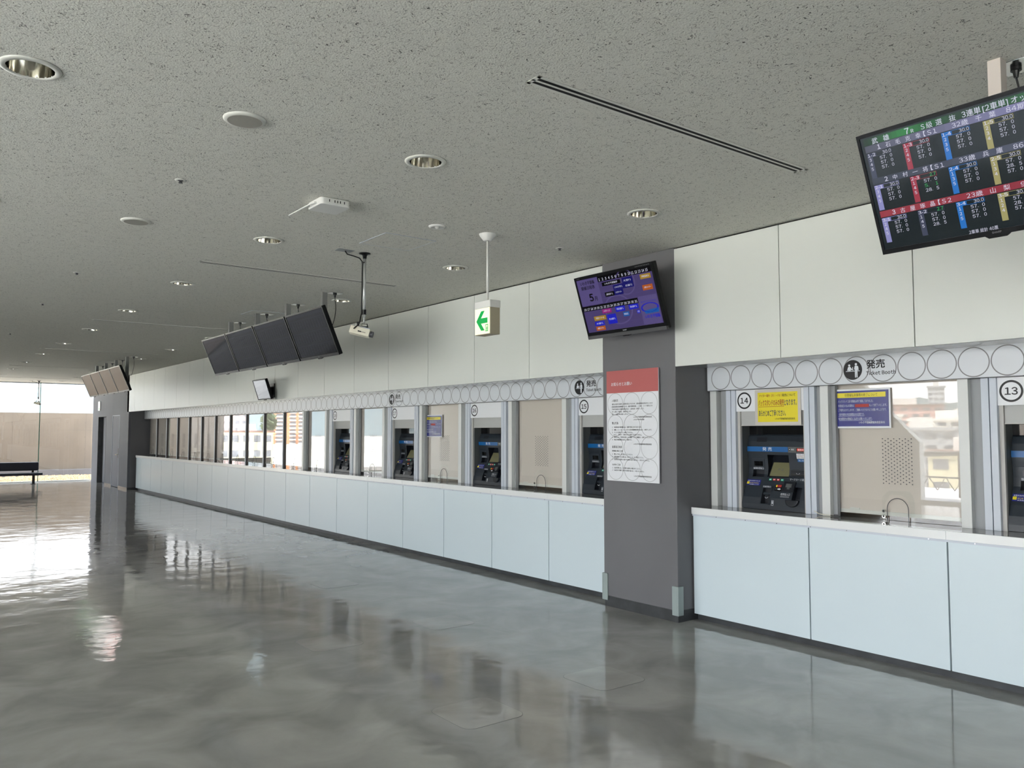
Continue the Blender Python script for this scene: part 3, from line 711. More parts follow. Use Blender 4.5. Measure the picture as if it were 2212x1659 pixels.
# notice board on the pillar
t = thing('notice_board', 'tall white notice board with a coral red header on the grey pillar', 'notice board', (XP, 5.419, 1.155)); F = Fr((-.028, 0, 0)); BW, BH = .637, 1.005
b = MB(); b.fbox(F, 0, 0, BW, BH, -.012, 0, 'paper'); b.build('board', t, bevel=.001)
b = MB(); b.rect(F, 0, .80, BW, BH, 'coral', .0008); b.text(F, 'お知らせとお願い', .062, .868, .036, 'white_ink', w=.262, bold=.015, d=.0016); b.build('header', t)
b = MB()
for r_ in range(4):
    for c_ in range(3): b.ring(F, .11+.2085*c_, .70-.197*r_, .0945, .1, 'circle_grey', .0006, 36)
lines = [(.068, .722, .024, '入場拒否', .08), (.068, .692, .0155, '場内の秩序を維持し犯罪を防止するため、自転車競技法及びにいわき', .50), (.068, .669, .0155, '自転車競技実施規則により、暴力団関係者、ノミ屋・コーチ屋などの', .50), (.068, .646, .0155, '不法行為者及び泥酔状態の方は、入場を固くお断りします。', .40), (.068, .623, .0155, '万一入場した場合は、退場を命じます。', .25), (.068, .600, .0155, '但し、入場料等は返金しません。', .21),
 (.34, .572, .0155, 'いわき平競輪開催執務委員長', .22), (.34, .549, .0155, 'いわき中央警察署', .13), (.068, .516, .024, '禁止行為', .08),
 (.068, .482, .0155, '１　未成年者の車券購入は、法律で禁止されております。', .37), (.068, .458, .0155, '２　酒類、ビン・缶・ペットボトル及び危険物の持ち込みは、お断りします。', .49), (.068, .434, .0155, '３　ペットを連れての入場はできません。', .265), (.088, .414, .0155, 'ただし、盲導犬・介助犬などの限りではありません。', .35), (.068, .391, .0155, '４　場内において営利を目的とする撮影・ビデオ撮影は、お断りいたします。', .49), (.068, .368, .0155, '５　所定の喫煙場所以外は、禁煙です。', .25),
 (.34, .331, .0155, 'いわき平競輪開催執務委員長', .215), (.068, .299, .024, '投票窓口利用', .125), (.068, .265, .017, '車券購入時のご注意', .135), (.068, .237, .0155, '１　購入メモは、必ず記入してください。', .26), (.068, .213, .0155, '２　発券を購入される際には、必ずモニターでご確認ください。', .39), (.068, .189, .0155, '３　投票窓口を離れた後での車券の取り替えは、一切いたしません。', .46),
 (.068, .141, .017, '払戻時のご注意', .105), (.068, .113, .0155, '１　払戻の際には、その場で金額をお確かめください。', .355), (.068, .091, .0155, '２　払戻窓口を離れた後でのお取り扱いは、一切いたしません。', .395), (.34, .047, .0155, 'いわき平競輪開催執務委員長', .21)]
for u, v, h, s_, wq in lines: b.text(F, s_, u, v, h, 'ink', w=wq, d=.0014, bold=.004)
b.build('print', t)

# ---------------------------------------------------------------- screens
def tv_shell(name, label, w, h, tilt, group=None, bot=.03, side=.013, top=.016, depth=.05, logo=True, back=True):
    """empty at the top centre of the front; u runs -w/2..w/2, v 0..-h"""
    t = thing(name, label, 'screen', (0, 0, 0), group)
    F = Fr((0, 0, 0), (0, -1, 0), (-sin(tilt), 0, cos(tilt)))
    b = MB(); b.fbox(F, -w/2, -h, w/2, 0, -depth, -.006, 'tv_case')
    if back: b.fbox(F, -w*.36, -h*.86, w*.36, -h*.16, -depth-.035, -depth, 'tv_case')
    cs = b.build('casing', t, bevel=.008)
    b = MB()
    b.fbox(F, -w/2, -top, w/2, 0, -.006, 0, 'tv_bezel'); b.fbox(F, -w/2, -h, w/2, -h+bot, -.006, 0, 'tv_bezel')
    b.fbox(F, -w/2, -h+bot, -w/2+side, -top, -.006, 0, 'tv_bezel'); b.fbox(F, w/2-side, -h+bot, w/2, -top, -.006, 0, 'tv_bezel')
    if logo: b.text(F, 'SHARP', 0, -h+bot*.35, .011, 'ring_grey', align='c', bold=.02)
    b.build('bezel', t)
    b = MB(); pts = [(-.05, -h), (-.035, -h-.012), (.035, -h-.012), (.05, -h)]; b.prism(F, pts, -.03, -.002, 'tv_case'); b.build('sensor', t)
    return t, F
def hang(t, F, px, drop, tilt, h, w, poleh, pm='pole_shaded'):
    """square pole up to the ceiling, bracket and cable; local coordinates"""
    b = MB(); b.box(px-.03, px+.03, -.026, .026, -.36, poleh, pm); b.box(px+.03, px+.032, -.006, .006, -.3, poleh, 'slot_black'); b.build('pole', t, bevel=.003)
    b = MB(); b.fbox(F, -.1, -h*.72, .1, -h*.35, -.1, -.086, 'black'); b.box(px-.08, px-.02, -.05, .05, -.36, -.2, 'black'); b.build('bracket', t, bevel=.003)
    b = MB(); pts = []
    for i in range(9):
        f = i/8.; pts.append((px+.12-.04*f+.02*sin(f*pi), -.03-.02*sin(f*pi), poleh-.05-(poleh+.12)*f))
    b.tube(pts, .004, 'black', 6); b.tube([(px+.12, -.03, poleh-.002), (px+.12, -.03, poleh-.05)], [.018, .009], 'black', 10); b.build('cable', t)
TVH = .556; TILT = .398
def off_screen(F, w, h, top, bot, side, seed, mirror=False):
    rnd = random.Random(seed); b = MB(); b.rect(F, -w/2+side, -h+bot, w/2-side, -top, 'scr_mirror' if mirror else 'scr_off', -.004)
    if mirror: return b
    u0 = -w/2+side+.02; W_ = w-2*side-.04
    b.rect(F, u0, -top-.045, u0+W_, -top-.012, 'scr_dim', -.0034)
    for r_ in range(3):
        v = -top-.07-r_*.15
        b.rect(F, u0, v-.012, u0+W_, v, 'scr_dim', -.0034)
        for c_ in range(14):
            u = u0+c_*W_/14
            for q in range(6): b.rect(F, u+.006, v-.03-q*.018, u+W_/14-.02, v-.022-q*.018, 'scr_dim2' if rnd.random() < .5 else 'scr_dim', -.003)
    return b
def hang_group(prefix, X, ztop, y_right, pitch, poleX, n, group, labels):
    first = None
    for k in range(n):
        yc = y_right+pitch/2+pitch*k
        if first is None:
            t, F = tv_shell('ceiling_screen', labels[0], pitch-.035, TVH, TILT, group)
            hang(t, F, poleX-X, 0, TILT, TVH, pitch, CZ-ztop)
            off_screen(F, pitch-.035, TVH, .016, .03, .013, 3, prefix == 'b').build('screen', t); t.location = (X, yc, ztop); first = t
        else: dup(first, (X, yc, ztop), labels[k])
hang_group('a', 3.63, 2.945, 8.03, 1.05, 3.89, 4, 'row of four dark ceiling screens in mid room', ['dark ceiling screen at the right end of the nearer hanging row of four', 'dark ceiling screen second from the right in the nearer row of four', 'dark ceiling screen third from the right in the nearer row of four', 'dark ceiling screen at the left end of the nearer hanging row of four'])
hang_group('b', 3.70, 2.955, 17.9, 1.03, 3.96, 4, 'row of four reflecting ceiling screens at the far end', ['reflecting ceiling screen at the right end of the far row of four', 'reflecting ceiling screen second from the right in the far row', 'reflecting ceiling screen third from the right in the far row', 'reflecting ceiling screen at the left end of the far row of four'])
# near odds screen
TW = .985
t, F0 = tv_shell('odds_screen', 'large lit screen of race odds hanging from the ceiling at upper right', TW, TVH, .4, bot=.022)
hang(t, F0, .27, 0, .4, TVH, TW, CZ-2.937, 'pole_grey')
t.location = (3.439, 1.905-TW/2, 2.937)
b = MB(); F = Fr(F0.p(-TW/2, 0, -.004), (0, -1, 0), F0.v)   # u from left edge, v downwards negative
b.rect(F, .012, -TVH+.022, TW-.012, -.016, 'scr_bg', 0)
def T(s_, u, v, h, m='scr_white', w=None, bold=0., al='l'): b.text(F, s_, u, -v, h, m, w=w, bold=bold, align=al, d=.0016)
def grad(u0, v0, u1, v1, c0, c1, n=12):
    for k in range(n):
        f = (k+.5)/n; nm = 'scr_mix_%d_%d_%d' % tuple(int(a+(c-a)*f) for a, c in zip(c0, c1))
        if nm not in MATS: screen_mat(nm, tuple(a+(c-a)*f for a, c in zip(c0, c1)), .75)
        b.rect(F, u0+(u1-u0)*k/n, -v1, u0+(u1-u0)*(k+1)/n, -v0, nm, .0006)
grad(.027, .023, .20, .053, (22, 50, 32), (44, 140, 66), 8); grad(.20, .023, .44, .053, (44, 140, 66), (24, 60, 36), 10); grad(.44, .023, TW-.027, .053, (24, 60, 36), (44, 140, 66), 14)
for s_, u in (('武', .066), ('雄', .118)): T(s_, u, .0505, .028, bold=.012)
T('7', .214, .0515, .034, bold=.02); T('R', .240, .0515, .020, bold=.02); T('Ｓ級', .283, .0505, .028, w=.048); T('選', .345, .0505, .028); T('抜', .400, .0505, .028); T('3連単', .450, .0505, .030, w=.073, bold=.01); T('[2車単]', .53, .0505, .030, w=.094, bold=.01); T('オッズ', .635, .0505, .030, w=.085, bold=.01)
rows = [(.055, .085, 'scr_lav', '1', ['石', '毛', '克', '幸'], '【Ｓ1', '32歳', '千　葉', '84期】'), (.203, .232, 'scr_slate', '2', ['中', '村', '一', '将'], '【Ｓ1', '33歳', '兵　庫', '86期】'), (.356, .385, 'scr_red', '3', ['古', '屋', '琢', '晶'], '【Ｓ2', '23歳', '山　梨', '96期】')]
COLS = ['scr_slate', 'scr_red', 'scr_blue', 'scr_khaki', 'scr_lime']
SUB = [[('1-2', '345'), ('1-3', '245'), ('1-4', '235'), ('1-5', '234')], [('2-1', '345'), ('2-3', '145'), ('2-4', '135'), ('2-5', '134')], [('3-1', '245'), ('3-2', '145'), ('3-4', '125'), ('3-5', '124')]]
CC = [['scr_slate', 'scr_red', 'scr_blue', 'scr_khaki'], ['scr_lav', 'scr_red', 'scr_blue', 'scr_khaki'], ['scr_lav', 'scr_slate', 'scr_blue', 'scr_khaki']]
VAL = {(1, 1): ('2.7', ['57.0', '5.1', '28.5']), (1, 3): ('30.0', ['57.0', '28.5', '57.0']), (2, 1): ('2.7', ['57.0', '57.0', '28.5']), (2, 3): ('30.0', ['57.0', '28.5', '57.0'])}
for r_, (v0, v1, m, num, nm, cl, age, ken, ki) in enumerate(rows):
    c0, c1 = (((86, 88, 104), (160, 158, 215)), ((64, 70, 84), (88, 92, 118)), ((168, 66, 78), (150, 50, 66)))[r_]
    grad(.028, v0, TW-.027, v1, c0, c1, 16); bv = v1-.005
    T(num, .084, bv, .027, bold=.02)
    for q, c_ in enumerate(nm): T(c_, .122+.044*q, bv, .024)
    T(cl, .288, bv, .025, w=.055); T(age, .405, bv, .025, w=.064); T(ken, .498, bv, .025, w=.075); T(ki, .612, bv, .025, w=.08)
    for c_ in range(5):
        u = .030+.1635*c_; 
        if c_ == 4: hd, sb, mc = '%d-6' % (r_+1), '234', 'scr_lime'
        else: hd, sb = SUB[r_][c_]; mc = CC[r_][c_]
        v = v1+.004
        b.rect(F, u, -v-.115, u+.024, -v, mc, .0006); b.rect(F, u, -v-.019, u+.040, -v, mc, .0006); T(hd, u+.003, v+.016, .019, w=.036, bold=.015)
        b.outline(F, u+.041, -v-.019, u+.113, -v, .0015, mc, .001)
        top, vals = VAL.get((r_, c_), ('30.0', ['57.0', '57.0', '57.0']))
        T(top, u+.110, v+.016, .019, 'scr_lime' if top == '2.7' else 'scr_white', al='r')
        for q in range(3):
            T(sb[q], u+.007, v+.036+.021*q, .018, bold=.015); x = vals[q]
            T(x[:-1], u+.055, v+.037+.021*q, .019, 'scr_lime' if x == '5.1' else 'scr_white', w=.03 if len(x) > 3 else .018); T(x[-1], u+.111, v+.037+.021*q, .019, 'scr_lime' if x == '5.1' else 'scr_white', al='r')
T('2車単 総計 40票', .385, .533, .019, w=.115)
b.build('screen', t)
# calendar screen on the pillar
CW, CH = .937, .565; ct = .325
t, F0 = tv_shell('calendar_screen', 'lit purple race calendar screen tilted forward high on the grey pillar', CW, CH, ct, bot=.057, side=.02, top=.026, depth=.06)
t.location = (4.85, 5.383-CW/2, 2.976)
b = MB(); b.fbox(F0, -.2, -CH*.8, .2, -CH*.3, -.16, -.095, 'black'); b.box(.20, .463, -.06, .06, -.42, -.2, 'black'); b.box(.44, .464, -.15, .15, -.48, -.1, 'black'); b.build('wall_bracket', t, bevel=.003)
b = MB(); b.fbox(F0, -CW/2, -CH-.004, CW/2, -CH+.028, -.03, .006, 'ink_grey'); b.build('speaker_bar', t, bevel=.004)
b = MB(); b.text(F0, 'AQUOS', -CW/2+.03, -.018, .011, 'ring_grey'); b.text(F0, 'HIGH DEFINITION 2D/3D', CW/2-.03, -.018, .011, 'ring_grey', align='r', w=.16); b.text(F0, 'SHARP', 0, -CH+.036, .014, 'white_ink', align='c', bold=.02); b.build('lettering', t)
b = MB(); F = Fr(F0.p(-CW/2, 0, -.004), (0, -1, 0), F0.v)
def Rr(u0, v0, u1, v1, m, d=.0012): b.rect(F, u0, -v1, u1, -v0, m, d)
Rr(.020, .026, CW-.020, .508, 'scr_purple', 0); Rr(.286, .026, CW-.02, .075, 'scr_black', .0006); Rr(.020, .03, .284, .262, 'scr_purple2', .0006); Rr(.70, .262, .905, .505, 'scr_purple2', .0006)
b.ring(F, .45, -.34, .15, .165, 'scr_purple2', .0006, 40, sy=.8); b.ring(F, .6, -.12, .1, .11, 'scr_purple2', .0006, 40)
for v in (.16, .225, .40, .45): Rr(.286, v, .89, v+.0015, 'scr_purple2', .0009)
Rr(.020, .268, .693, .314, 'scr_black')
for k in range(15): T(str(k+1), .308+.0395*k, .067, .030, al='c', bold=.015, w=None if k < 9 else .027)
for k in range(16): T(str(k+16), .048+.0415*k, .306, .027, al='c', w=.03, bold=.015)
T('いわき平競輪', .063, .076, .036, 'scr_black', w=.178, bold=.02); T('開催日程表', .063, .119, .036, 'scr_black', w=.170, bold=.02); T('5', .135, .228, .085, 'scr_black', bold=.06); T('月', .196, .228, .045, 'scr_black', bold=.015)
ev = [(.326, .086, .547, .119, 'scr_black', 'いわき平競輪杯'), (.567, .081, .69, .134, 'scr_navy', '大宮F1'), (.448, .127, .578, .17, 'scr_navy', 'いわき平F1'), (.578, .134, .69, .17, 'scr_navy', '広島F1'), (.335, .176, .448, .215, 'scr_black', '高松F1'), (.448, .171, .555, .215, 'scr_navy', 'いわき平ナイター'),
 (.775, .085, .892, .125, 'scr_gold', '伊東温泉G3'), (.776, .175, .888, .22, 'scr_orange', '川崎F1ナイター'), (.252, .317, .364, .354, 'scr_mag', 'いわき平モーニング'), (.131, .369, .28, .408, 'scr_gold', '宇都宮ナイターG3'), (.127, .418, .247, .456, 'scr_royal', '大垣F1'), (.129, .462, .245, .499, 'scr_orange', '前橋F1ナイター'),
 (.296, .37, .405, .455, 'scr_royal', '名古屋F1'), (.415, .313, .528, .359, 'scr_royal', '西武園F1'), (.574, .315, .685, .358, 'scr_royal', '弥彦F1'), (.493, .37, .564, .408, 'scr_cyan', '静岡記念'), (.655, .37, .69, .40, 'scr_royal', '大宮')]
for u0, v0, u1, v1, m, s_ in ev:
    Rr(u0, v0, u1, v1, m, .0014); b.text(F, s_, (u0+u1)/2, -(v0+v1)/2-.006, .019, 'scr_white', w=(u1-u0)*.7, align='c', d=.0024)
b.ring(F, .805, -.365, .080, .098, 'scr_royal', .0014, 40, sy=.42); b.poly(F, [(.735, -.387), (.90, -.375), (.895, -.412), (.745, -.415)], 'scr_cyan', .0014)
T('楽しみがたくさんいろいろ', .72, .318, .017, 'scr_royal', w=.165); T('いわき平競輪', .732, .452, .034, 'scr_royal', w=.165, bold=.03)
b.build('screen', t)
# small tilted wall screen on the upper wall
t, F0 = tv_shell('wall_screen', 'small bright reflecting screen tilted out from the upper wall, below the hanging row of screens', .60, .36, .32, logo=False, bot=.02)
t.location = (5.06, 13.75, 2.50)
off_screen(F0, .60, .36, .016, .02, .013, 5, True).build('screen', t)
b = MB(); b.fbox(F0, -.1, -.26, .1, -.1, -.12, -.085, 'black'); b.box(.12, .255, -.05, .05, -.25, -.12, 'black'); b.box(.235, .254, -.12, .12, -.3, -.06, 'black'); b.build('wall_bracket', t)

# ---------------------------------------------------------------- ceiling fittings
def make_downlight():
    t = thing('recessed_downlight', 'x', 'ceiling light')
    b = MB(); b.lathe([(.094, -.004), (.097, -.009), (.118, -.006), (.124, 0.), (.094, 0.), (.094, -.004)], 'trim_white', n=40); b.build('trim_ring', t, smooth=True)
    b = MB(); b.lathe([(.0935, -.005), (.090, .03), (.078, .09), (.062, .13), (.03, .15), (.001, .152)], 'reflector', n=32, flute=.02); b.build('reflector', t, smooth=True)
    b = MB(); b.lathe([(.0005, .03), (.014, .035), (.018, .06), (.018, .12), (.02, .15)], 'plastic_white', n=16); b.build('bulb', t, smooth=True)
    return t
dl = None
rown = ['leftmost row', 'middle row', 'row nearest the ticket wall']
for i, x in enumerate(DLX):
    c = 0
    for j, y in enumerate(DLY):
        if not downlight_here(i, j): continue
        lab = 'round recessed downlight in the %s, %s from the camera' % (rown[i], ORD[c]); c += 1
        if dl is None: dl = make_downlight(); dl.location = (x, y, CZ); dl['label'] = lab; dl['group'] = 'recessed downlights in the ceiling'
        else: dup(dl, (x, y, CZ), lab)
def speaker(x, y, lab):
    t = thing('ceiling_speaker', lab, 'speaker', (x, y, CZ), 'round ceiling speakers')
    b = MB(); b.lathe([(.085, -.012), (.098, -.011), (.106, -.004), (.107, 0.)], 'trim_white', n=40); b.build('rim', t, smooth=True)
    b = MB(); b.lathe([(.0005, -.0135), (.085, -.0125)], 'grille', n=40); b.build('grille', t)
speaker(1.385, 4.02, 'round white ceiling speaker nearest the camera, below the first downlight row')
speaker(1.43, 6.49, 'round white ceiling speaker further away, on the left of the ceiling')
t = thing('emergency_light', 'tiny round white emergency light between the white router and the exit sign', 'emergency light', (3.31, 5.24, CZ))
b = MB(); b.lathe([(.0005, -.004), (.04, -.006), (.052, -.014), (.066, -.006), (.068, 0)], 'plastic_white', n=32); b.build('rim', t, smooth=True); b = MB(); b.lathe([(.0005, -.022), (.014, -.018), (.02, -.005)], 'plastic_white', n=16); b.build('lens', t, smooth=True)
sp = [(1.411, 5.254), (1.445, 8.983), (1.473, 11.433), (1.519, 15.209), (4.549, 5.228)]
s0 = None
for k, (x, y) in enumerate(sp):
    lab = 'small ceiling sprinkler head near the ticket wall, left of the grey pillar' if k == 4 else 'small ceiling sprinkler head on the left of the ceiling, %s from the camera' % ORD[k]
    if s0 is None:
        s0 = thing('sprinkler_head', lab, 'sprinkler', (x, y, CZ), 'ceiling sprinkler heads')
        b = MB(); b.lathe([(.018, -.004), (.032, -.006), (.036, 0)], 'trim_white', n=24); b.build('cover', s0, smooth=True)
        b = MB(); b.lathe([(.0005, -.02), (.011, -.02), (.013, -.016), (.006, -.012), (.02, -.001)], 'ink_grey', n=12); b.build('nozzle', s0)
    else: dup(s0, (x, y, CZ), lab)
v0 = None
VX0, VX1 = 2.24, 4.35
for k in range(5):
    y = 2.78+4.93*k-.02; lab = 'long slot air diffuser in the ceiling, %s from the camera' % ORD[k]
    if v0 is None:
        v0 = thing('slot_diffuser', lab, 'air diffuser', ((VX0+VX1)/2, y, CZ), 'long slot diffusers across the ceiling'); L = (VX1-VX0)/2
        b = MB(); b.box(-L, L, -.046, -.028, -.004, 0, 'trim_white'); b.box(-L, L, .028, .046, -.004, 0, 'trim_white'); b.box(-L, -L+.022, -.046, .046, -.004, 0, 'trim_white'); b.box(L-.022, L, -.046, .046, -.004, 0, 'trim_white'); b.box(-L, L, -.007, .007, -.004, 0, 'trim_white'); b.build('frame', v0, bevel=.001)
        b = MB(); b.box(-L+.022, L-.022, -.028, -.007, -.003, .0, 'slot_black'); b.box(-L+.022, L-.022, .007, .028, -.003, .0, 'slot_black'); b.build('slot', v0)
    else: dup(v0, ((VX0+VX1)/2, y, CZ), lab)
dup(v0, (.5, 16.3, CZ), 'long slot air diffuser at the far left of the ceiling')
dup(v0, ((VX0+VX1)/2, 27.4, CZ), 'long slot air diffuser closest to the end glazing')
for (x, y, w_, h_, lab) in ((3.325, 5.885, .47, .46, 'faint square access hatch in the ceiling above the camera pole'), (3.95, 10.6, .45, .45, 'faint square access hatch in the ceiling above the nearer screens'), (4.0, 20.2, .45, .45, 'faint square access hatch in the ceiling above the far screens')):
    b = MB()
    for a, c, d_, e in ((-w_/2, w_/2, -h_/2, -h_/2+.006), (-w_/2, w_/2, h_/2-.006, h_/2), (-w_/2, -w_/2+.006, -h_/2, h_/2), (w_/2-.006, w_/2, -h_/2, h_/2)): b.box(a, c, d_, e, -.003, 0, 'silver')
    b.box(-w_/2+.006, w_/2-.006, -h_/2+.006, h_/2-.006, -.002, 0, 'ceiling')
    tag(b.build('access_hatch', loc=(x, y, CZ)), lab, 'access hatch')
def socket(x, y, lab, m='recess_grey'):
    b = MB(); b.box(-.08, .08, -.06, .06, -.004, 0, m); b.tube([(-.0, 0, -.004), (0, 0, -.02)], .022, 'black', 12)
    tag(b.build('ceiling_socket', loc=(x, y, CZ), bevel=.001), lab, 'socket', 'power sockets in the ceiling')
PL = ['at the right end', 'second from the right', 'third from the right', 'at the left end']
for k in range(4):
    socket(4.01, 8.03+1.05*(k+.5)-.03, 'ceiling socket plate with a black plug over the nearer screen row, %s' % PL[k], 'steel')
    socket(4.08, 17.9+1.03*(k+.5)-.03, 'ceiling socket plate with a black plug over the far screen row, %s' % PL[k], 'steel')
socket(3.83, 1.3825, 'ceiling socket with a black plug beside the pole of the odds screen', 'steel')
# wifi router
t = thing('wireless_router', 'white wireless router with two antennas fixed flat to the ceiling', 'router', (2.365, 5.14, CZ))
b = MB(); F = Fr((0, 0, 0), (1, 0, 0), (0, -1, 0)); 
pts = []
for cx, cy, a0 in ((.10, .10, 0), (-.10, .10, pi/2), (-.10, -.10, pi), (.10, -.10, pi*1.5)):
    for i in range(6): a = a0+pi/2*i/5; pts.append((cx*.8+.03*cos(a), cy*.85+.03*sin(a)))
b.prism(F, pts, .002, .05, 'plastic_white'); b.build('case', t, bevel=.006)
b = MB()
for yy in (-.05, -.01, .01, .03, .06): b.box(.1105, .1125, yy-.003, yy+.003, -.032, -.015, 'black')
for xx in (-.05, -.01, .01, .03, .06): b.box(xx-.003, xx+.003, -.1165, -.1155, -.032, -.015, 'black')
b.build('ports', t)
for yy in (-.04, .07):
    b = MB(); b.tube([(-.11, yy, -.03), (-.12, yy+.005, -.03), (-.13, yy+.03, -.032), (-.165, yy+.23, -.055)], [.007, .008, .006, .004], 'plastic_white', 8); b.build('antenna', t)
# exit sign
t = thing('exit_sign', 'lit exit sign box with a green arrow hanging on a white rod', 'exit sign', (3.768, 5.21, CZ))
b = MB(); b.lathe([(.0005, -.055), (.03, -.055), (.036, -.05), (.066, -.012), (.070, 0)], 'plastic_white', n=32); b.build('ceiling_cup', t, smooth=True)
b = MB(); b.tube([(0, 0, -.05), (0, 0, -.545)], .0095, 'plastic_white', 14); b.build('rod', t, smooth=True)
b = MB(); b.box(-.048, .048, -.103, .103, -.815, -.60, 'sign_side'); bx = b.build('housing', t, bevel=.004)
b = MB(); b.box(-.052, .052, -.106, .106, -.603, -.545, 'plastic_white'); b.tube([(0, -.05, -.545), (0, -.05, -.535)], .006, 'sign_side', 8); b.tube([(0, .05, -.545), (0, .05, -.535)], .006, 'sign_side', 8); b.build('top_cap', t, bevel=.004)
b = MB(); F = Fr((-.048, 0, -.705)); b.fbox(F, -.098, -.105, .098, .1, 0, .004, 'sign_lit'); d = .0055
b.poly(F, [(-.078, .0), (-.012, .078), (.034, .078), (-.022, .012), (-.022, -.012), (.034, -.078), (-.012, -.078)], 'sign_green', d)
b.rect(F, -.034, -.021, .074, .021, 'sign_green', d+.0004); b.outline(F, .045, -.088, .082, -.032, .006, 'sign_green', d); b.poly(F, [(.060, -.08), (.058, -.06), (.068, -.045), (.072, -.06), (.070, -.08)], 'sign_green', d); b.build('face', t)
# security cameras on poles
def sec_cam(x, y, lab, s=1.):
    t = thing('security_camera', lab, 'security camera', (x, y, CZ), 'pole mounted cameras')
    b = MB(); b.lathe([(.0005, -.05), (.016, -.05), (.02, -.022), (.03, -.012), (.052, -.008), (.052, 0)], 'black', n=24); b.build('base', t, smooth=True)
    b = MB(); b.tube([(0, 0, -.05), (0, 0, -.575)], .0135, 'pole_steel', 16); b.tube([(0, 0, -.575), (0, 0, -.63)], .008, 'pole_steel', 12); b.build('pole', t, smooth=True)
    b = MB(); b.tube([(0, 0, -.505), (0, 0, -.55)], .019, 'black', 16); b.tube([(-.014, 0, -.08), (-.013, 0, -.09)], .016, 'black', 12); b.tube([(-.025, .0, -.645), (.02, 0, -.645)], .018, 'chrome', 14)
    b.tube([(.02, 0, -.63), (.03, 0, -.66), (.02, 0, -.70)], .012, 'black', 10); b.build('joint', t)
    ax = Vector((.77, -.62, -.24)).normalized(); up = Vector((.30, 0, .95)); up = (up-ax*up.dot(ax)).normalized()
    Fc = Fr((-.02, 0, -.705), ax, up)
    b = MB(); b.fbox(Fc, -.105, -.035, .075, .032, -.033, .033, 'cream'); b.build('camera_body', t, bevel=.004)
    b = MB(); b.tube([Fc.p(.075, -.002, 0), Fc.p(.102, -.002, 0)], .027, 'ink_grey', 18); b.build('lens', t)
    b = MB(); b.fbox(Fc, -.03, -.012, .0, -.002, .033, .0345, 'black'); b.fbox(Fc, 0, -.010, .04, -.006, .033, .034, 'mullion_dark'); b.fbox(Fc, -.02, .032, .06, .045, -.012, .012, 'silver'); b.build('fitting', t)
    b = MB(); b.tube([(-.19, .0, -.004), (-.17, 0, -.03), (-.10, 0, -.04), (-.05, 0, -.05), (-.022, 0, -.08), (-.022, 0, -.3), (-.026, 0, -.54), (-.045, 0, -.63), (-.075, 0, -.66), (-.10, 0, -.68)], .0055, 'black', 8)
    b.tube([(-.06, 0, -.62), (-.05, .01, -.65)], .012, 'black', 8); b.build('cable', t)
    b = MB(); b.box(-.27, -.12, -.05, .05, -.003, 0, 'recess_grey'); b.build('cable_plate', t)
    return t
sec_cam(3.31, 6.44, 'pale box security camera on a steel ceiling pole right of the dark screens')
sec_cam(3.70, 28.9, 'distant security camera on a ceiling pole in front of the end glazing')

# ---------------------------------------------------------------- floor hatches
pt = []
for cx, cy, a0 in ((1, 1, 0), (-1, 1, pi/2), (-1, -1, pi), (1, -1, pi*1.5)):
    for i in range(7): a = a0+pi/2*i/6; pt.append((cx*.135+.07*cos(a), cy*.135+.07*sin(a)))
for x, y, lab in ((2.73, 3.87, 'rounded floor hatch nearest the camera, bottom centre'), (2.73, 5.82, 'rounded floor hatch on the left, behind the nearest one'), (3.77, 5.84, 'rounded floor hatch in the second row, left of the pillar'), (3.76, 3.9, 'rounded floor hatch closest to the grey pillar'), (3.8, 8.0, 'faint rounded floor hatch furthest away, in the middle of the floor')):
    t = thing('floor_hatch', lab, 'floor hatch', (x, y, 0), 'rounded floor hatches'); F = Fr((0, 0, 0), (1, 0, 0), (0, 1, 0))
    b = MB(); b.prism(F, pt, 0, .0012, 'floor_patch'); b.build('lid', t)
    b = MB(); b.prism(F, [(a*1.012, c*1.012) for a, c in pt], 0, .0006, 'ink_grey'); b.build('joint', t)
# ---------------------------------------------------------------- bench at the far end
t = thing('bench', 'black padded bench with a low backrest in front of the end glazing', 'bench', (2.4, 28.9, 0))
b = MB(); b.box(-2.0, 1.46, -.22, .26, .27, .345, 'bench_black'); b.build('seat', t, bevel=.015)
b = MB(); b.box(-2.0, 1.40, .18, .25, .40, .665, 'bench_black'); b.build('backrest', t, bevel=.03)
for x in (-1.7, -.2, 1.24):
    b = MB(); b.box(x-.035, x+.035, -.03, .04, .0, .275, 'black'); b.box(x-.07, x+.05, -.12, .14, 0, .012, 'black'); b.box(x-.03, x+.03, .20, .24, .3, .45, 'black'); b.build('leg', t)
# ---------------------------------------------------------------- outside: end yard
b = MB(); b.box(-60, 40, YE+.1, 34.5, -.3, -.04, 'kerb'); b.build('ground_yard', kind='structure')
t = struct('wall_outside')
b = MB(); b.box(.4, 12, 34.5, 34.8, -.3, 2.31, 'concrete_out'); b.build('concrete_slab', t)
b = MB(); F = Fr((0, 34.5, 0), (1, 0, 0), (0, 0, 1))
for x in (3.62, 1.22, 6.02): b.rect(F, x, .22, x+.012, 2.31, 'concrete_line')
b.rect(F, .4, 1.66, 12, 1.668, 'concrete_line')
for x in [.6+.6*i for i in range(19)]:
    for z in (.5, .95, 1.4, 1.95): b.disc(F, x, z, .016, 'concrete_line', .001, 10)
b.build('formwork_marks', t)
b = MB(); b.box(.4, 12, 34.2, 34.5, -.3, .2, 'kerb'); b.build('kerb', t)
b = MB(); rnd = random.Random(4)
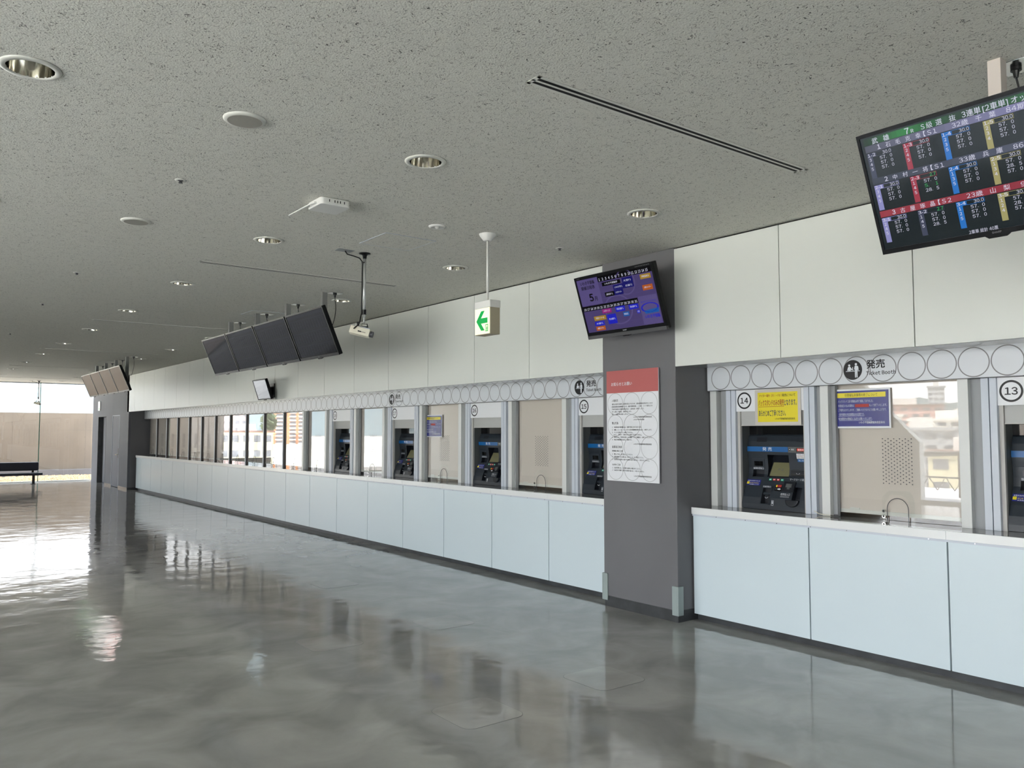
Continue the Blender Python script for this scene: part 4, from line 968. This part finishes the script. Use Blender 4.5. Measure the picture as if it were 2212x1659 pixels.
for k in range(7500):
    x = rnd.uniform(.4, 6.6); y = rnd.uniform(YE+.25, 34.13); r = rnd.uniform(.02, .045); z = -.03+rnd.uniform(0, .03); a = rnd.uniform(0, 6.28); m = 'gravel' if rnd.random() < .75 else 'gravel_dark'
    P = [(x+r*cos(a+q*pi/2)*rnd.uniform(.7, 1.1), y+r*sin(a+q*pi/2)*rnd.uniform(.7, 1.1), z) for q in range(4)]+[(x, y, z+r*.7), (x, y, z-r*.5)]
    b.add(P, [(0, 1, 4), (1, 2, 4), (2, 3, 4), (3, 0, 4), (1, 0, 5), (2, 1, 5), (3, 2, 5), (0, 3, 5)], m)
o = b.build('gravel'); tag(o, 'strip of light tan gravel between the end glazing and the concrete wall', 'gravel'); o['kind'] = 'stuff'
# ---------------------------------------------------------------- outside: terrace and town seen in the booth glass
b = MB(); b.box(-12.5, XL-.2, YB-6, YE, -.4, -.02, 'terrace'); b.build('terrace', kind='structure')
t = thing('terrace_railing', 'grey terrace railing reflected in the large booth window', 'railing', (-9, 5, 0))
b = MB()
for k in range(14): b.box(-.02, .02, -10+1.4*k, -9.96+1.4*k, 0, 1.1, 'rail_metal')
b.build('posts', t)
b = MB(); b.box(-.03, .03, -10, 8.4, 1.06, 1.1, 'rail_metal'); b.box(-.02, .02, -10, 8.4, .46, .50, 'rail_metal')
for k in range(45): b.tube([(0, -10+.41*k, .48), (0, -9.8+.41*k, .16)], .012, 'rail_metal', 5); b.tube([(0, -9.8+.41*k, .16), (0, -9.6+.41*k, .48)], .012, 'rail_metal', 5)
b.build('rails', t)
b = MB(); b.box(-900, -12.5, -500, 1500, -9, -8, 'ground_far'); b.box(-12.5, 400, 34.9, 1500, -9, -8, 'ground_far'); b.build('ground_town', kind='structure')
def pol(deg, D, y0=2.8): a = radians(deg); return (XG-sin(a)*D, y0+cos(a)*D)
def building(deg, D, w_, d_, z1, m, lab, floors=3, y0=2.8, win='city_window', roof=None, name='town_building'):
    x, y = pol(deg, D, y0); t = thing(name, lab, 'building', (x, y, -8)); t.rotation_euler = (0, 0, radians(deg)); H_ = z1+8
    b = MB(); b.box(-w_/2, w_/2, -d_/2, d_/2, 0, H_, m); b.build('walls', t)
    b = MB()
    fh = H_/floors
    floors = int(floors*1.6); fh = H_/floors; nw = max(3, int(w_/1.9))
    for f in range(floors):
        for q in range(nw): b.box(-w_/2+(q+.2)*w_/nw, -w_/2+(q+.8)*w_/nw, -d_/2-.05, -d_/2, f*fh+fh*.35, f*fh+fh*.8, win)
    b.build('windows', t)
    b = MB(); b.box(-w_/2-.3, w_/2+.3, -d_/2-.3, d_/2+.3, H_, H_+.4, roof or m); b.box(-w_/6, w_/6, -d_/4, d_/4, H_+.4, H_+1.8, 'city_white'); b.build('roof', t)
    return t
specs = [(61.8, 95, 7, 8, .4, 'city_white', 'low white house left of the others near the railing, in the reflection', 3), (67, 95, 7.2, 8, -.8, 'city_cream', 'low cream house near the railing in the reflection', 2), (72, 97, 7, 8, .6, 'city_pink', 'low pink house near the railing at the right of the reflection', 3),
 (64.4, 118, 8.5, 8, 1.8, 'city_grey', 'grey mid height block behind the low white house in the reflection', 4), (69.6, 118, 8.5, 8, 1.2, 'city_white', 'white mid height block behind the low cream house in the reflection', 4),
 (60.9, 150, 12, 9, 4.2, 'city_white', 'white block at the left edge of the town reflection', 5), (66.0, 150, 12, 9, 3.4, 'city_white', 'white terraced block in the middle of the town reflection', 6), (71.4, 150, 12, 9, 4.0, 'city_cream', 'cream block at the right of the town reflection', 5),
 (63.4, 190, 15, 9, 7, 'city_pink', 'pinkish block high on the slope, left part of the reflection', 7), (68.7, 190, 15, 9, 6, 'city_white', 'white block high on the slope, right part of the reflection', 7), (75, 190, 16, 9, 7, 'city_grey', 'grey block high on the slope, seen in the narrow pane', 6),
 (65.3, 270, 4.5, 5, 15, 'city_grey', 'slender pale grey tower on the reflected skyline', 10), (80, 150, 14, 9, 3, 'city_white', 'white block beyond the side glazing, nearest the camera side', 4)]
for s_ in specs: building(*s_[:7], floors=s_[7], roof='city_roof' if s_[5] in ('city_cream', 'city_pink') else None)
building(19.4, 170, 11, 9, 1.5, 'city_cream', 'low cream building with a rust roof edge seen in the far booth panes', 2, y0=15.5, roof='city_roof')
building(18.6, 250, 8, 8, 10, 'city_pink', 'pinkish house rising behind the cream building in the far panes', 5, y0=16)
building(16.9, 270, 7, 8, 13, 'city_white', 'pale house with an arched attic behind the cream building', 5, y0=16)
# apartment tower with stacked balconies
x, y = pol(22.3, 640, 14.7); t = thing('apartment_tower', 'tall orange and cream apartment tower with stacked balconies in the far panes', 'building', (x, y, -8)); t.rotation_euler = (0, 0, radians(22.3))
b = MB(); b.box(-12, 12, 0, 14, 0, 58, 'city_orange'); b.build('walls', t)
b = MB()
for f in range(19):
    for cx, ww in ((-9, 4.6), (-2.5, 5), (6.5, 8)): b.box(cx-ww/2, cx+ww/2, -1.4, 0, f*3., f*3.+1.1, 'city_white')
b.build('balconies', t)
b = MB()
for f in range(19):
    for cx, ww in ((-9, 4), (-2.5, 4.4), (6.5, 7.2)): b.box(cx-ww/2, cx+ww/2, -.1, 0, f*3.+1.1, f*3.+2.7, 'city_window')
b.build('windows', t)
# hills
b = MB(); n = 90; P = []
for i in range(n):
    a = radians(-20+150*i/(n-1)); D = 2600; h = 95+42*sin(i*.37)+22*sin(i*.91+1)+8*sin(i*2.3)
    P += [(XG-sin(a)*D, cos(a)*D, -10), (XG-sin(a)*D, cos(a)*D, h), (XG-sin(a)*(D+900), cos(a)*(D+900), -10)]
b.add(P, [q for i in range(n-1) for q in ((3*i, 3*i+3, 3*i+4, 3*i+1), (3*i+1, 3*i+4, 3*i+5, 3*i+2))], 'hill'); b.build('hills', kind='structure')
# trees by the cream building
for k, (dg, D, h, lab) in enumerate(((20.9, 300, 9, 'green tree right of the cream building in the far panes'), (15.2, 150, 7, 'green tree left of the cream building in the far panes'), (60.5, 120, 4.5, 'green tree among the houses in the large window reflection'))):
    x, y = pol(dg, D, 15 if dg < 40 else 2.8); t = thing('tree', lab, 'tree', (x, y, -8)); rnd = random.Random(k)
    b = MB(); b.tube([(0, 0, 0), (0, 0, h+2)], [.3, .15], 'wood', 8); b.build('trunk', t)
    b = MB()
    for q in range(420):
        a, e, r = rnd.uniform(0, 6.28), rnd.uniform(-1, 1), 3.2*rnd.random()**.4; c_ = Vector((r*cos(a)*math.sqrt(1-e*e), r*sin(a)*math.sqrt(1-e*e), h+4+r*e*1.1)); u = Vector((rnd.uniform(-1, 1), rnd.uniform(-1, 1), rnd.uniform(-1, 1))).normalized()*.55; v = u.orthogonal().normalized()*.4
        b.quad(c_-u-v, c_+u-v, c_+u+v, c_-u+v, 'leaf')
    b.build('crown', t)
bpy.context.view_layer.update()
